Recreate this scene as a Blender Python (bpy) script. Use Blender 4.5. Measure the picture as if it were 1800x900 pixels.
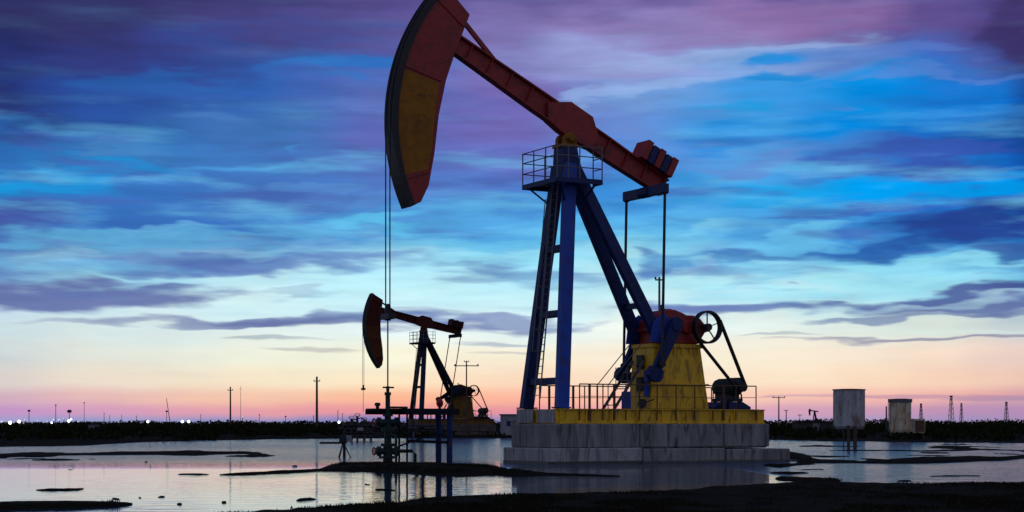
import bpy, bmesh, math, random
import numpy as np
from mathutils import Vector, Matrix

random.seed(7)
rng = np.random.default_rng(7)
R = math.radians
scene = bpy.context.scene
for o in list(bpy.data.objects):
    bpy.data.objects.remove(o)
C = bpy.data.collections.new("scene_objects")
scene.collection.children.link(C)

# ------------------------------------------------------------------ camera
EYE = 1.37          # eye height over the water
F = 3000.0          # focal length in pixels of the 1800 px wide photograph
HOR = 745.0
cam_data = bpy.data.cameras.new("camera")
cam = bpy.data.objects.new("camera", cam_data)
scene.collection.objects.link(cam)
cam.location = (0, 0, EYE)
cam.rotation_euler = (R(90), 0, 0)
cam_data.sensor_width = 36.0
cam_data.lens = 36.0 * F / 1800.0
cam_data.shift_y = (HOR - 450.0) / 1800.0
cam_data.clip_start = 0.1
cam_data.clip_end = 30000
scene.camera = cam

# ------------------------------------------------------------------ view
scene.view_settings.view_transform = 'Standard'
scene.view_settings.look = 'None'
scene.view_settings.exposure = 0.0
scene.view_settings.gamma = 1.0
scene.view_settings.use_curve_mapping = False
scene.cycles.max_bounces = 6
scene.cycles.use_denoising = True
scene.cycles.sample_clamp_indirect = 4.0

# ------------------------------------------------------------------ sky (dusk, sun already under the horizon)
def lin(c):
    out = []
    for v in c:
        v = v / 255.0
        out.append(v / 12.92 if v <= 0.04045 else ((v + 0.055) / 1.055) ** 2.4)
    return (*out, 1.0)

SKY_X = [0, 200, 450, 700, 900, 1100, 1300, 1500, 1650, 1800]
SKY = [
 (741, [(160,160,205),(152,155,200),(140,145,195),(132,128,185),(145,140,190),(170,152,190),(175,160,200),(175,157,195),(165,147,190),(160,142,185)]),
 (724, [(195,150,200),(212,158,190),(228,160,172),(236,150,152),(232,152,160),(235,165,172),(218,168,190),(205,155,182),(195,148,180),(182,140,180)]),
 (700, [(214,176,192),(230,186,184),(248,200,172),(253,185,150),(253,182,158),(252,192,170),(250,202,180),(245,185,172),(236,175,168),(218,162,168)]),
 (670, [(220,210,204),(236,222,204),(248,232,202),(254,232,196),(253,220,190),(252,226,198),(252,230,202),(250,220,192),(247,210,186),(236,196,180)]),
 (625, [(208,216,216),(226,230,220),(240,242,222),(250,246,220),(251,240,214),(251,238,214),(251,238,214),(250,232,210),(248,224,204),(234,208,198)]),
 (580, [(205,226,232),(212,230,232),(225,240,238),(232,248,248),(232,246,243),(238,246,238),(232,243,238),(222,235,228),(218,228,218),(198,210,212)]),
 (545, [(190,218,236),(205,232,240),(212,242,246),(205,242,250),(205,242,250),(208,240,246),(205,240,244),(195,230,236),(180,215,228),(150,185,212)]),
 (500, [(115,160,205),(150,205,228),(192,235,246),(190,240,250),(188,238,250),(185,235,246),(180,234,246),(165,228,242),(140,215,240),(100,180,222)]),
 (455, [(85,140,195),(100,158,205),(130,180,215),(155,215,240),(150,222,246),(150,216,240),(120,185,225),(120,198,235),(95,185,230),(45,130,195)]),
 (405, [(62,90,168),(55,110,190),(60,115,192),(80,155,215),(85,170,228),(95,185,236),(75,160,220),(50,130,208),(30,95,180),(25,70,155)]),
 (345, [(25,145,214),(55,115,192),(68,115,190),(78,125,200),(70,135,210),(60,140,215),(65,165,232),(5,158,238),(10,150,235),(10,105,200)]),
 (285, [(45,105,178),(52,120,188),(66,122,195),(84,110,184),(105,115,195),(85,140,218),(85,155,222),(65,125,200),(45,100,188),(18,72,160)]),
 (225, [(38,50,112),(42,82,158),(62,112,178),(85,105,182),(112,104,178),(105,140,210),(60,155,228),(0,138,222),(0,118,212),(12,72,158)]),
 (175, [(34,44,105),(44,80,162),(48,96,176),(88,104,180),(112,104,178),(115,155,215),(60,152,226),(10,140,222),(30,118,208),(22,62,138)]),
 (120, [(36,42,96),(52,60,128),(52,78,152),(70,105,185),(130,130,192),(150,158,214),(128,165,222),(105,140,205),(78,98,178),(55,52,108)]),
 (60,  [(48,48,98),(52,52,106),(70,66,128),(92,86,150),(124,112,174),(140,125,184),(142,122,178),(124,98,158),(96,80,146),(76,62,120)]),
 (0,   [(44,46,95),(50,48,96),(60,60,114),(86,76,140),(102,92,156),(112,98,158),(112,96,160),(110,90,150),(94,80,140),(66,56,106)]),
 (-200,[(40,40,88),(44,44,90),(52,52,104),(66,60,120),(78,70,130),(82,74,130),(82,74,132),(80,70,126),(70,62,116),(56,50,98)]),
]
# cloud streaks: centre x, centre y, half width, half height, slope, colour, opacity
STREAKS = [
 (130,530,280,25,-.02,(92,104,165),.9), (300,514,90,7,.0,(96,120,175),.7),
 (470,565,330,9,-.02,(112,126,176),.8), (640,570,250,8,.02,(96,110,165),.8), (560,520,90,7,-.1,(150,180,205),.5),
 (480,597,80,4,0,(165,180,190),.7), (530,616,90,4,.03,(180,180,180),.6), (250,574,200,6,-.02,(150,165,195),.6),
 (250,430,260,16,-.06,(95,180,220),.6), (160,470,140,14,0,(150,205,228),.7), (90,462,90,10,-.05,(88,120,180),.5),
 (420,468,330,18,-.03,(84,112,182),.75), (640,395,120,14,.05,(95,195,235),.7), (330,412,90,8,-.1,(105,175,222),.6),
 (420,290,110,10,-.22,(72,150,215),.8), (120,330,170,22,-.08,(25,150,220),.7), (200,290,110,12,-.05,(75,135,195),.6),
 (620,125,140,22,-.15,(40,112,195),.8), (300,165,150,22,-.05,(40,98,172),.6), (380,215,60,14,-.05,(70,120,185),.6),
 (560,370,200,10,-.06,(75,150,215),.5), (60,400,120,20,0,(70,85,160),.5), (600,350,260,10,-.08,(95,150,210),.4),
 (830,468,70,8,0,(120,165,205),.5), (820,330,160,20,-.03,(90,120,205),.5), (870,420,180,16,-.06,(110,200,238),.6),
 (850,570,200,9,0,(108,128,185),.75), (1330,545,260,15,-.03,(88,110,175),.85), (1210,545,140,10,0,(105,125,185),.6),
 (880,600,80,5,0,(140,160,190),.6), (900,620,70,4,0,(165,175,190),.5),
 (1660,528,260,11,-.05,(72,88,155),.9), (1700,548,220,12,-.01,(84,95,158),.8), (1560,565,150,6,-.04,(110,130,175),.75),
 (1800,515,130,16,-.05,(66,82,148),.8), (1640,540,200,6,-.05,(170,205,225),.4), (1740,561,90,5,0,(90,95,150),.7),
 (1620,598,240,4,-.02,(125,125,160),.75), (1450,604,110,3,0,(150,155,175),.6), (1370,594,80,3,0,(165,180,190),.6),
 (1680,585,150,5,0,(215,232,225),.6),
 (1160,465,55,12,0,(75,120,190),.75), (1300,462,120,17,-.05,(50,105,180),.8), (1250,472,40,9,0,(180,225,245),.5),
 (1550,432,170,20,-.08,(28,85,170),.85), (1720,400,200,26,-.1,(38,62,140),.8), (1740,445,120,14,-.02,(55,80,155),.7),
 (1400,430,90,14,-.1,(105,195,238),.7), (1180,430,120,16,-.06,(130,210,240),.5),
 (1500,385,220,10,-.08,(52,90,185),.6), (1620,345,240,16,-.1,(0,158,240),.8), (1330,350,150,16,-.05,(10,165,235),.7),
 (1620,295,230,17,-.1,(58,84,172),.7), (1340,300,140,14,-.05,(105,135,205),.5), (1360,146,90,17,-.07,(0,140,222),.85),
 (1260,198,60,10,0,(0,160,225),.6), (1450,225,260,26,-.12,(0,132,220),.7), (1600,165,190,10,-.08,(95,130,205),.5),
 (1560,125,180,14,-.05,(85,125,200),.5), (1790,240,60,50,0,(10,62,140),.6), (1330,102,250,12,-.05,(150,175,222),.6),
 (1790,110,50,60,0,(60,48,100),.6), (1400,45,200,20,.05,(142,108,165),.5), (900,150,160,22,.05,(122,106,178),.5),
 (1100,165,190,14,-.16,(150,180,228),.6), (760,230,190,40,0,(106,104,182),.4), (1450,505,230,10,-.03,(165,232,246),.5),
 (1350,480,160,9,-.03,(150,215,240),.5), (1600,468,200,9,-.03,(150,225,244),.7), (950,520,240,18,0,(205,244,250),.4),
 (1560,698,190,4,0,(170,130,170),.5), (1770,702,140,5,0,(150,125,170),.5), (1420,698,70,3,0,(190,150,180),.4),
]
world = bpy.data.worlds.new("World")
scene.world = world
world.use_nodes = True
wt = world.node_tree
wt.nodes.clear()
def N(t, kind, **kw):
    n = t.nodes.new(kind)
    for k, v in kw.items():
        if k == 'inp':
            for i, val in v.items():
                n.inputs[i].default_value = val
        else:
            setattr(n, k, v)
    return n
def wmath(op, a, b=None, clamp=False):
    n = wt.nodes.new('ShaderNodeMath'); n.operation = op; n.use_clamp = clamp
    for i, v in enumerate((a, b)):
        if v is None: continue
        if isinstance(v, (int, float)): n.inputs[i].default_value = v
        else: wt.links.new(v, n.inputs[i])
    return n.outputs[0]
tc = N(wt, 'ShaderNodeTexCoord')
sep = N(wt, 'ShaderNodeSeparateXYZ'); wt.links.new(tc.outputs['Generated'], sep.inputs[0])
az = wmath('ARCTAN2', sep.outputs[0], sep.outputs[1])
el = wmath('ABSOLUTE', wmath('ARCSINE', sep.outputs[2]))
# azimuth and elevation in units of 1/3000 rad, so they read like the survey of the sky above
ax = wmath('ADD', wmath('MULTIPLY', az, 3000.0), 900.0)
ay = wmath('SUBTRACT', HOR, wmath('MULTIPLY', el, 3000.0))
cmb = N(wt, 'ShaderNodeCombineXYZ')
wt.links.new(wmath('DIVIDE', ax, 100.0), cmb.inputs[0]); wt.links.new(wmath('DIVIDE', ay, 100.0), cmb.inputs[1])
def wnoise(sx, sy, rot, detail, rough, offs=0.0):
    mp = N(wt, 'ShaderNodeMapping'); mp.inputs['Rotation'].default_value = (0, 0, rot)
    mp.inputs['Scale'].default_value = (sx, sy, 1); mp.inputs['Location'].default_value = (offs, offs*.7, 0)
    wt.links.new(cmb.outputs[0], mp.inputs[0])
    n = N(wt, 'ShaderNodeTexNoise', noise_dimensions='2D')
    n.inputs['Scale'].default_value = 1.0; n.inputs['Detail'].default_value = detail; n.inputs['Roughness'].default_value = rough
    wt.links.new(mp.outputs[0], n.inputs['Vector'])
    return n.outputs['Fac']
# less warping close to the horizon, where the bands lie calm
calm = N(wt, 'ShaderNodeMapRange', interpolation_type='SMOOTHSTEP')
calm.inputs[1].default_value = 7.1; calm.inputs[2].default_value = 3.8; calm.inputs[3].default_value = .12; calm.inputs[4].default_value = 1.0
sp2 = N(wt, 'ShaderNodeSeparateXYZ'); wt.links.new(cmb.outputs[0], sp2.inputs[0])
wt.links.new(sp2.outputs[1], calm.inputs[0])
n1 = wnoise(.50, 2.2, .10, 3.0, .5)
n2 = wnoise(.35, 1.0, .10, 4.0, .5, 7.3)
dy = wmath('MULTIPLY', wmath('SUBTRACT', n1, .5), wmath('MULTIPLY', calm.outputs[0], 1.15))
dx = wmath('MULTIPLY', wmath('SUBTRACT', n2, .5), 2.2)
wv = N(wt, 'ShaderNodeCombineXYZ')
X = wmath('ADD', sp2.outputs[0], dx); Y = wmath('ADD', sp2.outputs[1], dy)
wt.links.new(X, wv.inputs[0]); wt.links.new(Y, wv.inputs[1])
fac_x = wmath('DIVIDE', X, 18.0, clamp=True)
col = None; prev_y = None
for (yy, cols) in SKY:
    cr = N(wt, 'ShaderNodeValToRGB'); e = cr.color_ramp.elements
    cr.color_ramp.interpolation = 'EASE'
    for i, (xx, c) in enumerate(zip(SKY_X, cols)):
        p = xx / 1800.0
        if i < 2: el_ = e[i]; el_.position = p if i == 0 else e[1].position
        if i == 0: e[0].position = 0; e[0].color = lin(c)
        elif i == len(cols) - 1: e[len(e)-1].position = 1.0; e[len(e)-1].color = lin(c)
        else:
            q = e.new(p); q.color = lin(c)
    wt.links.new(fac_x, cr.inputs[0])
    if col is None:
        col = cr.outputs[0]
    else:
        mr = N(wt, 'ShaderNodeMapRange', interpolation_type='SMOOTHSTEP')
        mr.inputs[1].default_value = prev_y/100.0; mr.inputs[2].default_value = yy/100.0
        wt.links.new(Y, mr.inputs[0])
        mx = N(wt, 'ShaderNodeMix', data_type='RGBA'); wt.links.new(mr.outputs[0], mx.inputs[0])
        wt.links.new(col, mx.inputs[6]); wt.links.new(cr.outputs[0], mx.inputs[7]); col = mx.outputs[2]
    prev_y = yy
# fine streak grain drawn out by the long dusk wind
n3 = wnoise(.6, 4.6, .11, 4.0, .5, 3.1)
ns = wmath('SUBTRACT', n3, .5)
# feathered edges for the streaks
n4 = wnoise(.6, 5.0, .07, 4.0, .5, 11.0)
for (cx, cy, hw, hh, sl, c, op) in STREAKS:
    mp = N(wt, 'ShaderNodeMapping', vector_type='TEXTURE')
    mp.inputs['Location'].default_value = (cx/100, cy/100, 0); mp.inputs['Rotation'].default_value = (0, 0, math.atan(sl))
    mp.inputs['Scale'].default_value = (hw*1.25/100, hh*1.34/100, 1)
    wt.links.new(wv.outputs[0], mp.inputs[0])
    g = N(wt, 'ShaderNodeTexGradient', gradient_type='SPHERICAL'); wt.links.new(mp.outputs[0], g.inputs[0])
    a = wmath('ADD', g.outputs['Fac'], wmath('MULTIPLY', wmath('SUBTRACT', n4, .5), .9))
    gate = wmath('MULTIPLY', g.outputs['Fac'], 6.0, clamp=True)
    mr = N(wt, 'ShaderNodeMapRange', interpolation_type='SMOOTHSTEP'); mr.inputs[1].default_value = -.02; mr.inputs[2].default_value = .66
    mr.inputs[4].default_value = op
    wt.links.new(a, mr.inputs[0])
    mx = N(wt, 'ShaderNodeMix', data_type='RGBA'); wt.links.new(wmath('MULTIPLY', mr.outputs[0], gate), mx.inputs[0])
    wt.links.new(col, mx.inputs[6]); mx.inputs[7].default_value = lin(c); col = mx.outputs[2]
grain = wmath('ADD', 1.0, wmath('MULTIPLY', ns, wmath('MULTIPLY', calm.outputs[0], .42)))
# combed streaks: pale ones and blue-grey ones, strongest in the middle of the sky
def wrange(v, a, b, c, d):
    q = N(wt, 'ShaderNodeMapRange', interpolation_type='SMOOTHSTEP')
    for i_, v_ in enumerate((a, b, c, d)): q.inputs[i_+1].default_value = v_
    wt.links.new(v, q.inputs[0]); return q.outputs[0]
win = wmath('MULTIPLY', wrange(sp2.outputs[1], 1.6, 3.3, .10, 1.0), wrange(sp2.outputs[1], 4.7, 5.7, 1.0, .06))
n5 = wnoise(.34, 2.9, .12, 5.0, .5, 23.0)
n6 = wnoise(.30, 2.3, .12, 5.0, .5, 41.0)
def tint(colr, c, m):
    mx_ = N(wt, 'ShaderNodeMix', data_type='RGBA'); wt.links.new(m, mx_.inputs[0]); wt.links.new(colr, mx_.inputs[6]); mx_.inputs[7].default_value = lin(c); return mx_.outputs[2]
col = tint(col, (72,96,172), wmath('MULTIPLY', wrange(n5, .50, .70, 0, .55), win))
col = tint(col, (112,200,240), wmath('MULTIPLY', wrange(n6, .50, .78, 0, .62), win))
# unseen sky behind and overhead brightened and greyed as added fill for camera-facing sides
back = N(wt, 'ShaderNodeMapRange', interpolation_type='SMOOTHSTEP')
back.inputs[1].default_value = .45; back.inputs[2].default_value = 1.8; back.inputs[3].default_value = 1.0; back.inputs[4].default_value = 1.5
wt.links.new(wmath('ABSOLUTE', az), back.inputs[0])
zen = N(wt, 'ShaderNodeMapRange', interpolation_type='SMOOTHSTEP')
zen.inputs[1].default_value = .27; zen.inputs[2].default_value = 1.1; zen.inputs[3].default_value = 1.0; zen.inputs[4].default_value = 1.5
wt.links.new(el, zen.inputs[0])
mxb = N(wt, 'ShaderNodeMix', data_type='RGBA'); wt.links.new(wrange(wmath('ABSOLUTE', az), .5, 1.6, 0.0, .75), mxb.inputs[0])
wt.links.new(col, mxb.inputs[6]); mxb.inputs[7].default_value = (.145,.155,.20,1); col = mxb.outputs[2]
bg = N(wt, 'ShaderNodeBackground'); wt.links.new(col, bg.inputs[0])
wt.links.new(wmath('MULTIPLY', grain, wmath('MULTIPLY', back.outputs[0], zen.outputs[0])), bg.inputs[1])
wo = N(wt, 'ShaderNodeOutputWorld'); wt.links.new(bg.outputs[0], wo.inputs[0])
world.cycles.sampling_method = 'MANUAL'
world.cycles.sample_map_resolution = 512

# ------------------------------------------------------------------ materials
def material(name, base, rough=.6, metal=0.0, second=None, scale=3.0, amount=.5, bump=.0, stretch=(1,1,1), spec=.5, third=None, scale3=12.0, amount3=.35):
    m = bpy.data.materials.new(name); m.use_nodes = True
    t = m.node_tree; b = t.nodes['Principled BSDF']
    b.inputs['Base Color'].default_value = (*base, 1); b.inputs['Roughness'].default_value = rough
    b.inputs['Metallic'].default_value = metal; b.inputs['Specular IOR Level'].default_value = spec
    tcn = N(t, 'ShaderNodeTexCoord'); mp = N(t, 'ShaderNodeMapping'); mp.inputs['Scale'].default_value = stretch
    t.links.new(tcn.outputs['Object'], mp.inputs[0])
    def layer(prev, col2, sc, am, seed):
        n = N(t, 'ShaderNodeTexNoise'); n.inputs['Scale'].default_value = sc; n.inputs['Detail'].default_value = 8; n.inputs['Roughness'].default_value = .65
        n.inputs['Distortion'].default_value = seed
        t.links.new(mp.outputs[0], n.inputs['Vector'])
        r = N(t, 'ShaderNodeMapRange'); r.inputs[1].default_value = .62-.25*am; r.inputs[2].default_value = .72-.1*am; r.inputs[4].default_value = .85
        t.links.new(n.outputs['Fac'], r.inputs[0])
        x = N(t, 'ShaderNodeMix', data_type='RGBA'); t.links.new(r.outputs[0], x.inputs[0])
        if prev is None: x.inputs[6].default_value = (*base, 1)
        else: t.links.new(prev, x.inputs[6])
        x.inputs[7].default_value = (*col2, 1)
        return x.outputs[2], n
    out = None; nn = None
    if second: out, nn = layer(None, second, scale, amount, .3)
    if third: out, nn2 = layer(out, third, scale3, amount3, .9)
    if out: t.links.new(out, b.inputs['Base Color'])
    if bump and nn:
        bp = N(t, 'ShaderNodeBump'); bp.inputs['Strength'].default_value = bump; bp.inputs['Distance'].default_value = .02
        t.links.new(nn.outputs['Fac'], bp.inputs['Height']); t.links.new(bp.outputs[0], b.inputs['Normal'])
    return m
RUST = (.09, .035, .015)
M = {}
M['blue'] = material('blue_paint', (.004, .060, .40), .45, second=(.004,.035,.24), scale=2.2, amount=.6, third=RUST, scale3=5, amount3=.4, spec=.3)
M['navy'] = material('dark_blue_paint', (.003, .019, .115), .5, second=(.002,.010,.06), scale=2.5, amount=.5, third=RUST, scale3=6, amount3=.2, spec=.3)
M['red'] = material('red_paint', (.30, .012, .010), .5, second=(.18,.007,.006), scale=1.6, amount=.7, third=(.04,.014,.01), scale3=5, amount3=.45)
M['yellow'] = material('yellow_paint', (.82, .48, .004), .5, second=(.60,.33,.005), scale=1.5, amount=.7, third=(.10,.045,.012), scale3=4.2, amount3=.5, stretch=(1,1,.35))
M['orange'] = material('amber_paint', (.30, .12, .005), .6, spec=.25, second=(.20,.075,.006), scale=1.5, amount=.7, third=(.10,.04,.012), scale3=3.2, amount3=.25)
M['black'] = material('black_steel', (.015,.015,.018), .5, .3, second=RUST, scale=6, amount=.2)
M['rope'] = material('wire_rope', (.02,.02,.024), .55, .5, second=(.05,.04,.03), scale=20, amount=.3)
M['grey'] = material('grey_steel', (.13,.13,.15), .5, .4, second=(.08,.07,.07), scale=4, amount=.5, third=RUST, scale3=5, amount3=.2)
M['rail'] = material('rusty_rail_paint', (.10,.045,.02), .6, .1, second=(.04,.02,.015), scale=7, amount=.4)
M['teal'] = material('teal_paint', (.006,.030,.030), .55, spec=.3, second=(.004,.014,.015), scale=4, amount=.5, third=RUST, scale3=7, amount3=.15)
M['concrete'] = material('weathered_concrete', (.27,.27,.27), .9, second=(.15,.15,.15), scale=1.6, amount=1.0, bump=.5, stretch=(1,1,.16), third=(.035,.035,.032), scale3=3.4, amount3=.55)
M['wet_concrete'] = material('wet_concrete', (.07,.07,.06), .5, second=(.03,.035,.02), scale=2.4, amount=.8, bump=.5, stretch=(1,1,.3), third=(.04,.04,.035), scale3=2.0, amount3=.5)
M['slab_pale'] = material('pale_concrete', (.38,.38,.39), .85, second=(.20,.20,.21), scale=2.0, amount=.6, bump=.4, stretch=(1,1,.2), third=(.04,.04,.04), scale3=3.0, amount3=.55)
M['tank_grey'] = material('galvanised_tank', (.42,.45,.50), .45, .2, second=(.26,.24,.24), scale=1.2, amount=.7, stretch=(1,1,.3), third=(.16,.08,.035), scale3=1.6, amount3=.5)
M['tank_rust'] = material('rust_streaked_tank', (.62,.58,.45), .6, .1, second=(.34,.22,.07), scale=1.8, amount=.8, stretch=(1,1,.35), third=(.30,.08,.02), scale3=2.4, amount3=.4)
M['wood'] = material('weathered_wood', (.07,.05,.04), .9, second=(.035,.025,.02), scale=3, amount=.5)
M['hut'] = material('hut_panel', (.16,.15,.18), .8, second=(.09,.08,.09), scale=1.2, amount=.5)
M['dark_wall'] = material('dark_wall', (.035,.035,.03), .9, second=(.02,.02,.02), scale=.8, amount=.5)
M['cabin'] = material('pale_cabin_panel', (.26,.26,.30), .7, second=(.17,.17,.20), scale=1.2, amount=.5)
M['leaf'] = material('scrub_leaf', (.014,.018,.006), .95, spec=.05, second=(.012,.014,.006), scale=.4, amount=.6)
M['grass'] = material('dark_grass', (.014,.016,.007), .95, spec=.05, second=(.010,.008,.004), scale=.6, amount=.6)
MW = material('tide_stained_concrete', (.07,.07,.06), .5, second=(.03,.035,.02), scale=2.4, amount=.8, bump=.5, stretch=(1,1,.3), third=(.04,.04,.035), scale3=2.0, amount3=.5)
NEAR = dict(M)
DIMMED = dict(M)  # same paints with backlit shade put into the colour, for the far unit
DIMMED['yellow'] = material('dimmed_ochre_paint', (.16,.085,.012), .7, spec=.2, second=(.07,.03,.01), scale=1.5, amount=.8)
DIMMED['orange'] = material('dimmed_amber_paint', (.10,.03,.006), .7, spec=.2, second=(.05,.014,.006), scale=1.5, amount=.8)
DIMMED['red'] = material('dimmed_red_paint', (.07,.008,.006), .7, spec=.2, second=(.03,.006,.005), scale=1.5, amount=.8)
DIMMED['blue'] = material('dimmed_blue_paint', (.006,.018,.07), .7, spec=.2, second=(.004,.01,.03), scale=1.5, amount=.8)
DIMMED['navy'] = material('dimmed_navy_paint', (.005,.007,.018), .7, spec=.2, second=(.004,.005,.01), scale=1.5, amount=.8)
DIMMED['concrete'] = material('dimmed_concrete', (.10,.075,.07), .9, second=(.05,.035,.03), scale=1.5, amount=.8)
DIMMED['slab_pale'] = DIMMED['concrete']
def lamp_mat(name, colr, strength):
    m = bpy.data.materials.new(name); m.use_nodes = True; t = m.node_tree; t.nodes.clear()
    e = N(t, 'ShaderNodeEmission'); e.inputs[0].default_value = (*colr, 1); e.inputs[1].default_value = strength
    o = N(t, 'ShaderNodeOutputMaterial'); t.links.new(e.outputs[0], o.inputs[0]); return m
M['lamp_white'] = lamp_mat('lamp_white', (.75,.9,1.0), 5)
M['lamp_dim'] = lamp_mat('lamp_dim', (.7,.85,1.0), 1.1)
M['lamp_warm'] = lamp_mat('lamp_warm', (1.0,.95,.65), 4)

# ground and water
def ground_material():
    m = bpy.data.materials.new('mud_ground'); m.use_nodes = True; t = m.node_tree; b = t.nodes['Principled BSDF']
    tcn = N(t, 'ShaderNodeTexCoord')
    n = N(t, 'ShaderNodeTexNoise'); n.inputs['Scale'].default_value = .35; n.inputs['Detail'].default_value = 10; n.inputs['Roughness'].default_value = .7
    t.links.new(tcn.outputs['Object'], n.inputs['Vector'])
    cr = N(t, 'ShaderNodeValToRGB'); e = cr.color_ramp.elements
    e[0].position = .3; e[0].color = (.004,.0035,.003,1); e[1].position = .7; e[1].color = (.014,.012,.006,1)
    q = e.new(.52); q.color = (.012,.012,.006,1)
    t.links.new(n.outputs['Fac'], cr.inputs[0]); t.links.new(cr.outputs[0], b.inputs['Base Color'])
    b.inputs['Roughness'].default_value = .95; b.inputs['Specular IOR Level'].default_value = .03
    n2 = N(t, 'ShaderNodeTexNoise'); n2.inputs['Scale'].default_value = 3.0; n2.inputs['Detail'].default_value = 8
    t.links.new(tcn.outputs['Object'], n2.inputs['Vector'])
    bp = N(t, 'ShaderNodeBump'); bp.inputs['Strength'].default_value = .8; bp.inputs['Distance'].default_value = .08
    t.links.new(n2.outputs['Fac'], bp.inputs['Height']); t.links.new(bp.outputs[0], b.inputs['Normal'])
    return m
def water_material():
    m = bpy.data.materials.new('pond_water'); m.use_nodes = True; t = m.node_tree; b = t.nodes['Principled BSDF']
    b.inputs['Base Color'].default_value = (.008,.055,.12,1); b.inputs['IOR'].default_value = 1.33
    b.inputs['Specular IOR Level'].default_value = .5
    tcn = N(t, 'ShaderNodeTexCoord')
    # wind patches: where the breeze touches down the surface is rougher
    mp = N(t, 'ShaderNodeMapping'); mp.inputs['Scale'].default_value = (.02,.035,1); t.links.new(tcn.outputs['Object'], mp.inputs[0])
    w = N(t, 'ShaderNodeTexNoise'); w.inputs['Scale'].default_value = 1.0; w.inputs['Detail'].default_value = 5; t.links.new(mp.outputs[0], w.inputs['Vector'])
    s = N(t, 'ShaderNodeSeparateXYZ'); t.links.new(tcn.outputs['Object'], s.inputs[0])
    far = N(t, 'ShaderNodeMapRange', interpolation_type='SMOOTHSTEP'); far.inputs[1].default_value = 50; far.inputs[2].default_value = 68
    # the open water right of the plinth is out of its lee, so the breeze ruffles it closer in
    lee = N(t, 'ShaderNodeMapRange', interpolation_type='SMOOTHSTEP'); lee.inputs[1].default_value = 6.2; lee.inputs[2].default_value = 8.5; lee.inputs[4].default_value = 24
    t.links.new(s.outputs[0], lee.inputs[0])
    yl = N(t, 'ShaderNodeMath', operation='ADD'); t.links.new(s.outputs[1], yl.inputs[0]); t.links.new(lee.outputs[0], yl.inputs[1])
    t.links.new(yl.outputs[0], far.inputs[0])
    ad = N(t, 'ShaderNodeMath', operation='MULTIPLY_ADD'); t.links.new(w.outputs['Fac'], ad.inputs[0]); ad.inputs[1].default_value = .9; ad.inputs[2].default_value = .45
    fl = N(t, 'ShaderNodeMath', operation='MAXIMUM'); t.links.new(far.outputs[0], fl.inputs[0]); fl.inputs[1].default_value = .016
    sm = N(t, 'ShaderNodeMath', operation='MULTIPLY'); sm.use_clamp = True; t.links.new(ad.outputs[0], sm.inputs[0]); t.links.new(fl.outputs[0], sm.inputs[1])
    rr = N(t, 'ShaderNodeMapRange'); rr.inputs[3].default_value = .0; rr.inputs[4].default_value = .17
    t.links.new(sm.outputs[0], rr.inputs[0]); t.links.new(rr.outputs[0], b.inputs['Roughness'])
    mp2 = N(t, 'ShaderNodeMapping'); mp2.inputs['Scale'].default_value = (.7,1.6,1); t.links.new(tcn.outputs['Object'], mp2.inputs[0])
    n = N(t, 'ShaderNodeTexNoise'); n.inputs['Scale'].default_value = 1.3; n.inputs['Detail'].default_value = 4; t.links.new(mp2.outputs[0], n.inputs['Vector'])
    bs = N(t, 'ShaderNodeMapRange'); bs.inputs[3].default_value = .0; bs.inputs[4].default_value = 1.0; t.links.new(sm.outputs[0], bs.inputs[0])
    bp = N(t, 'ShaderNodeBump'); bp.inputs['Distance'].default_value = 1.3
    t.links.new(bs.outputs[0], bp.inputs['Strength']); t.links.new(n.outputs['Fac'], bp.inputs['Height']); t.links.new(bp.outputs[0], b.inputs['Normal'])
    return m
M['ground'] = ground_material()
M['water'] = water_material()

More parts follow.
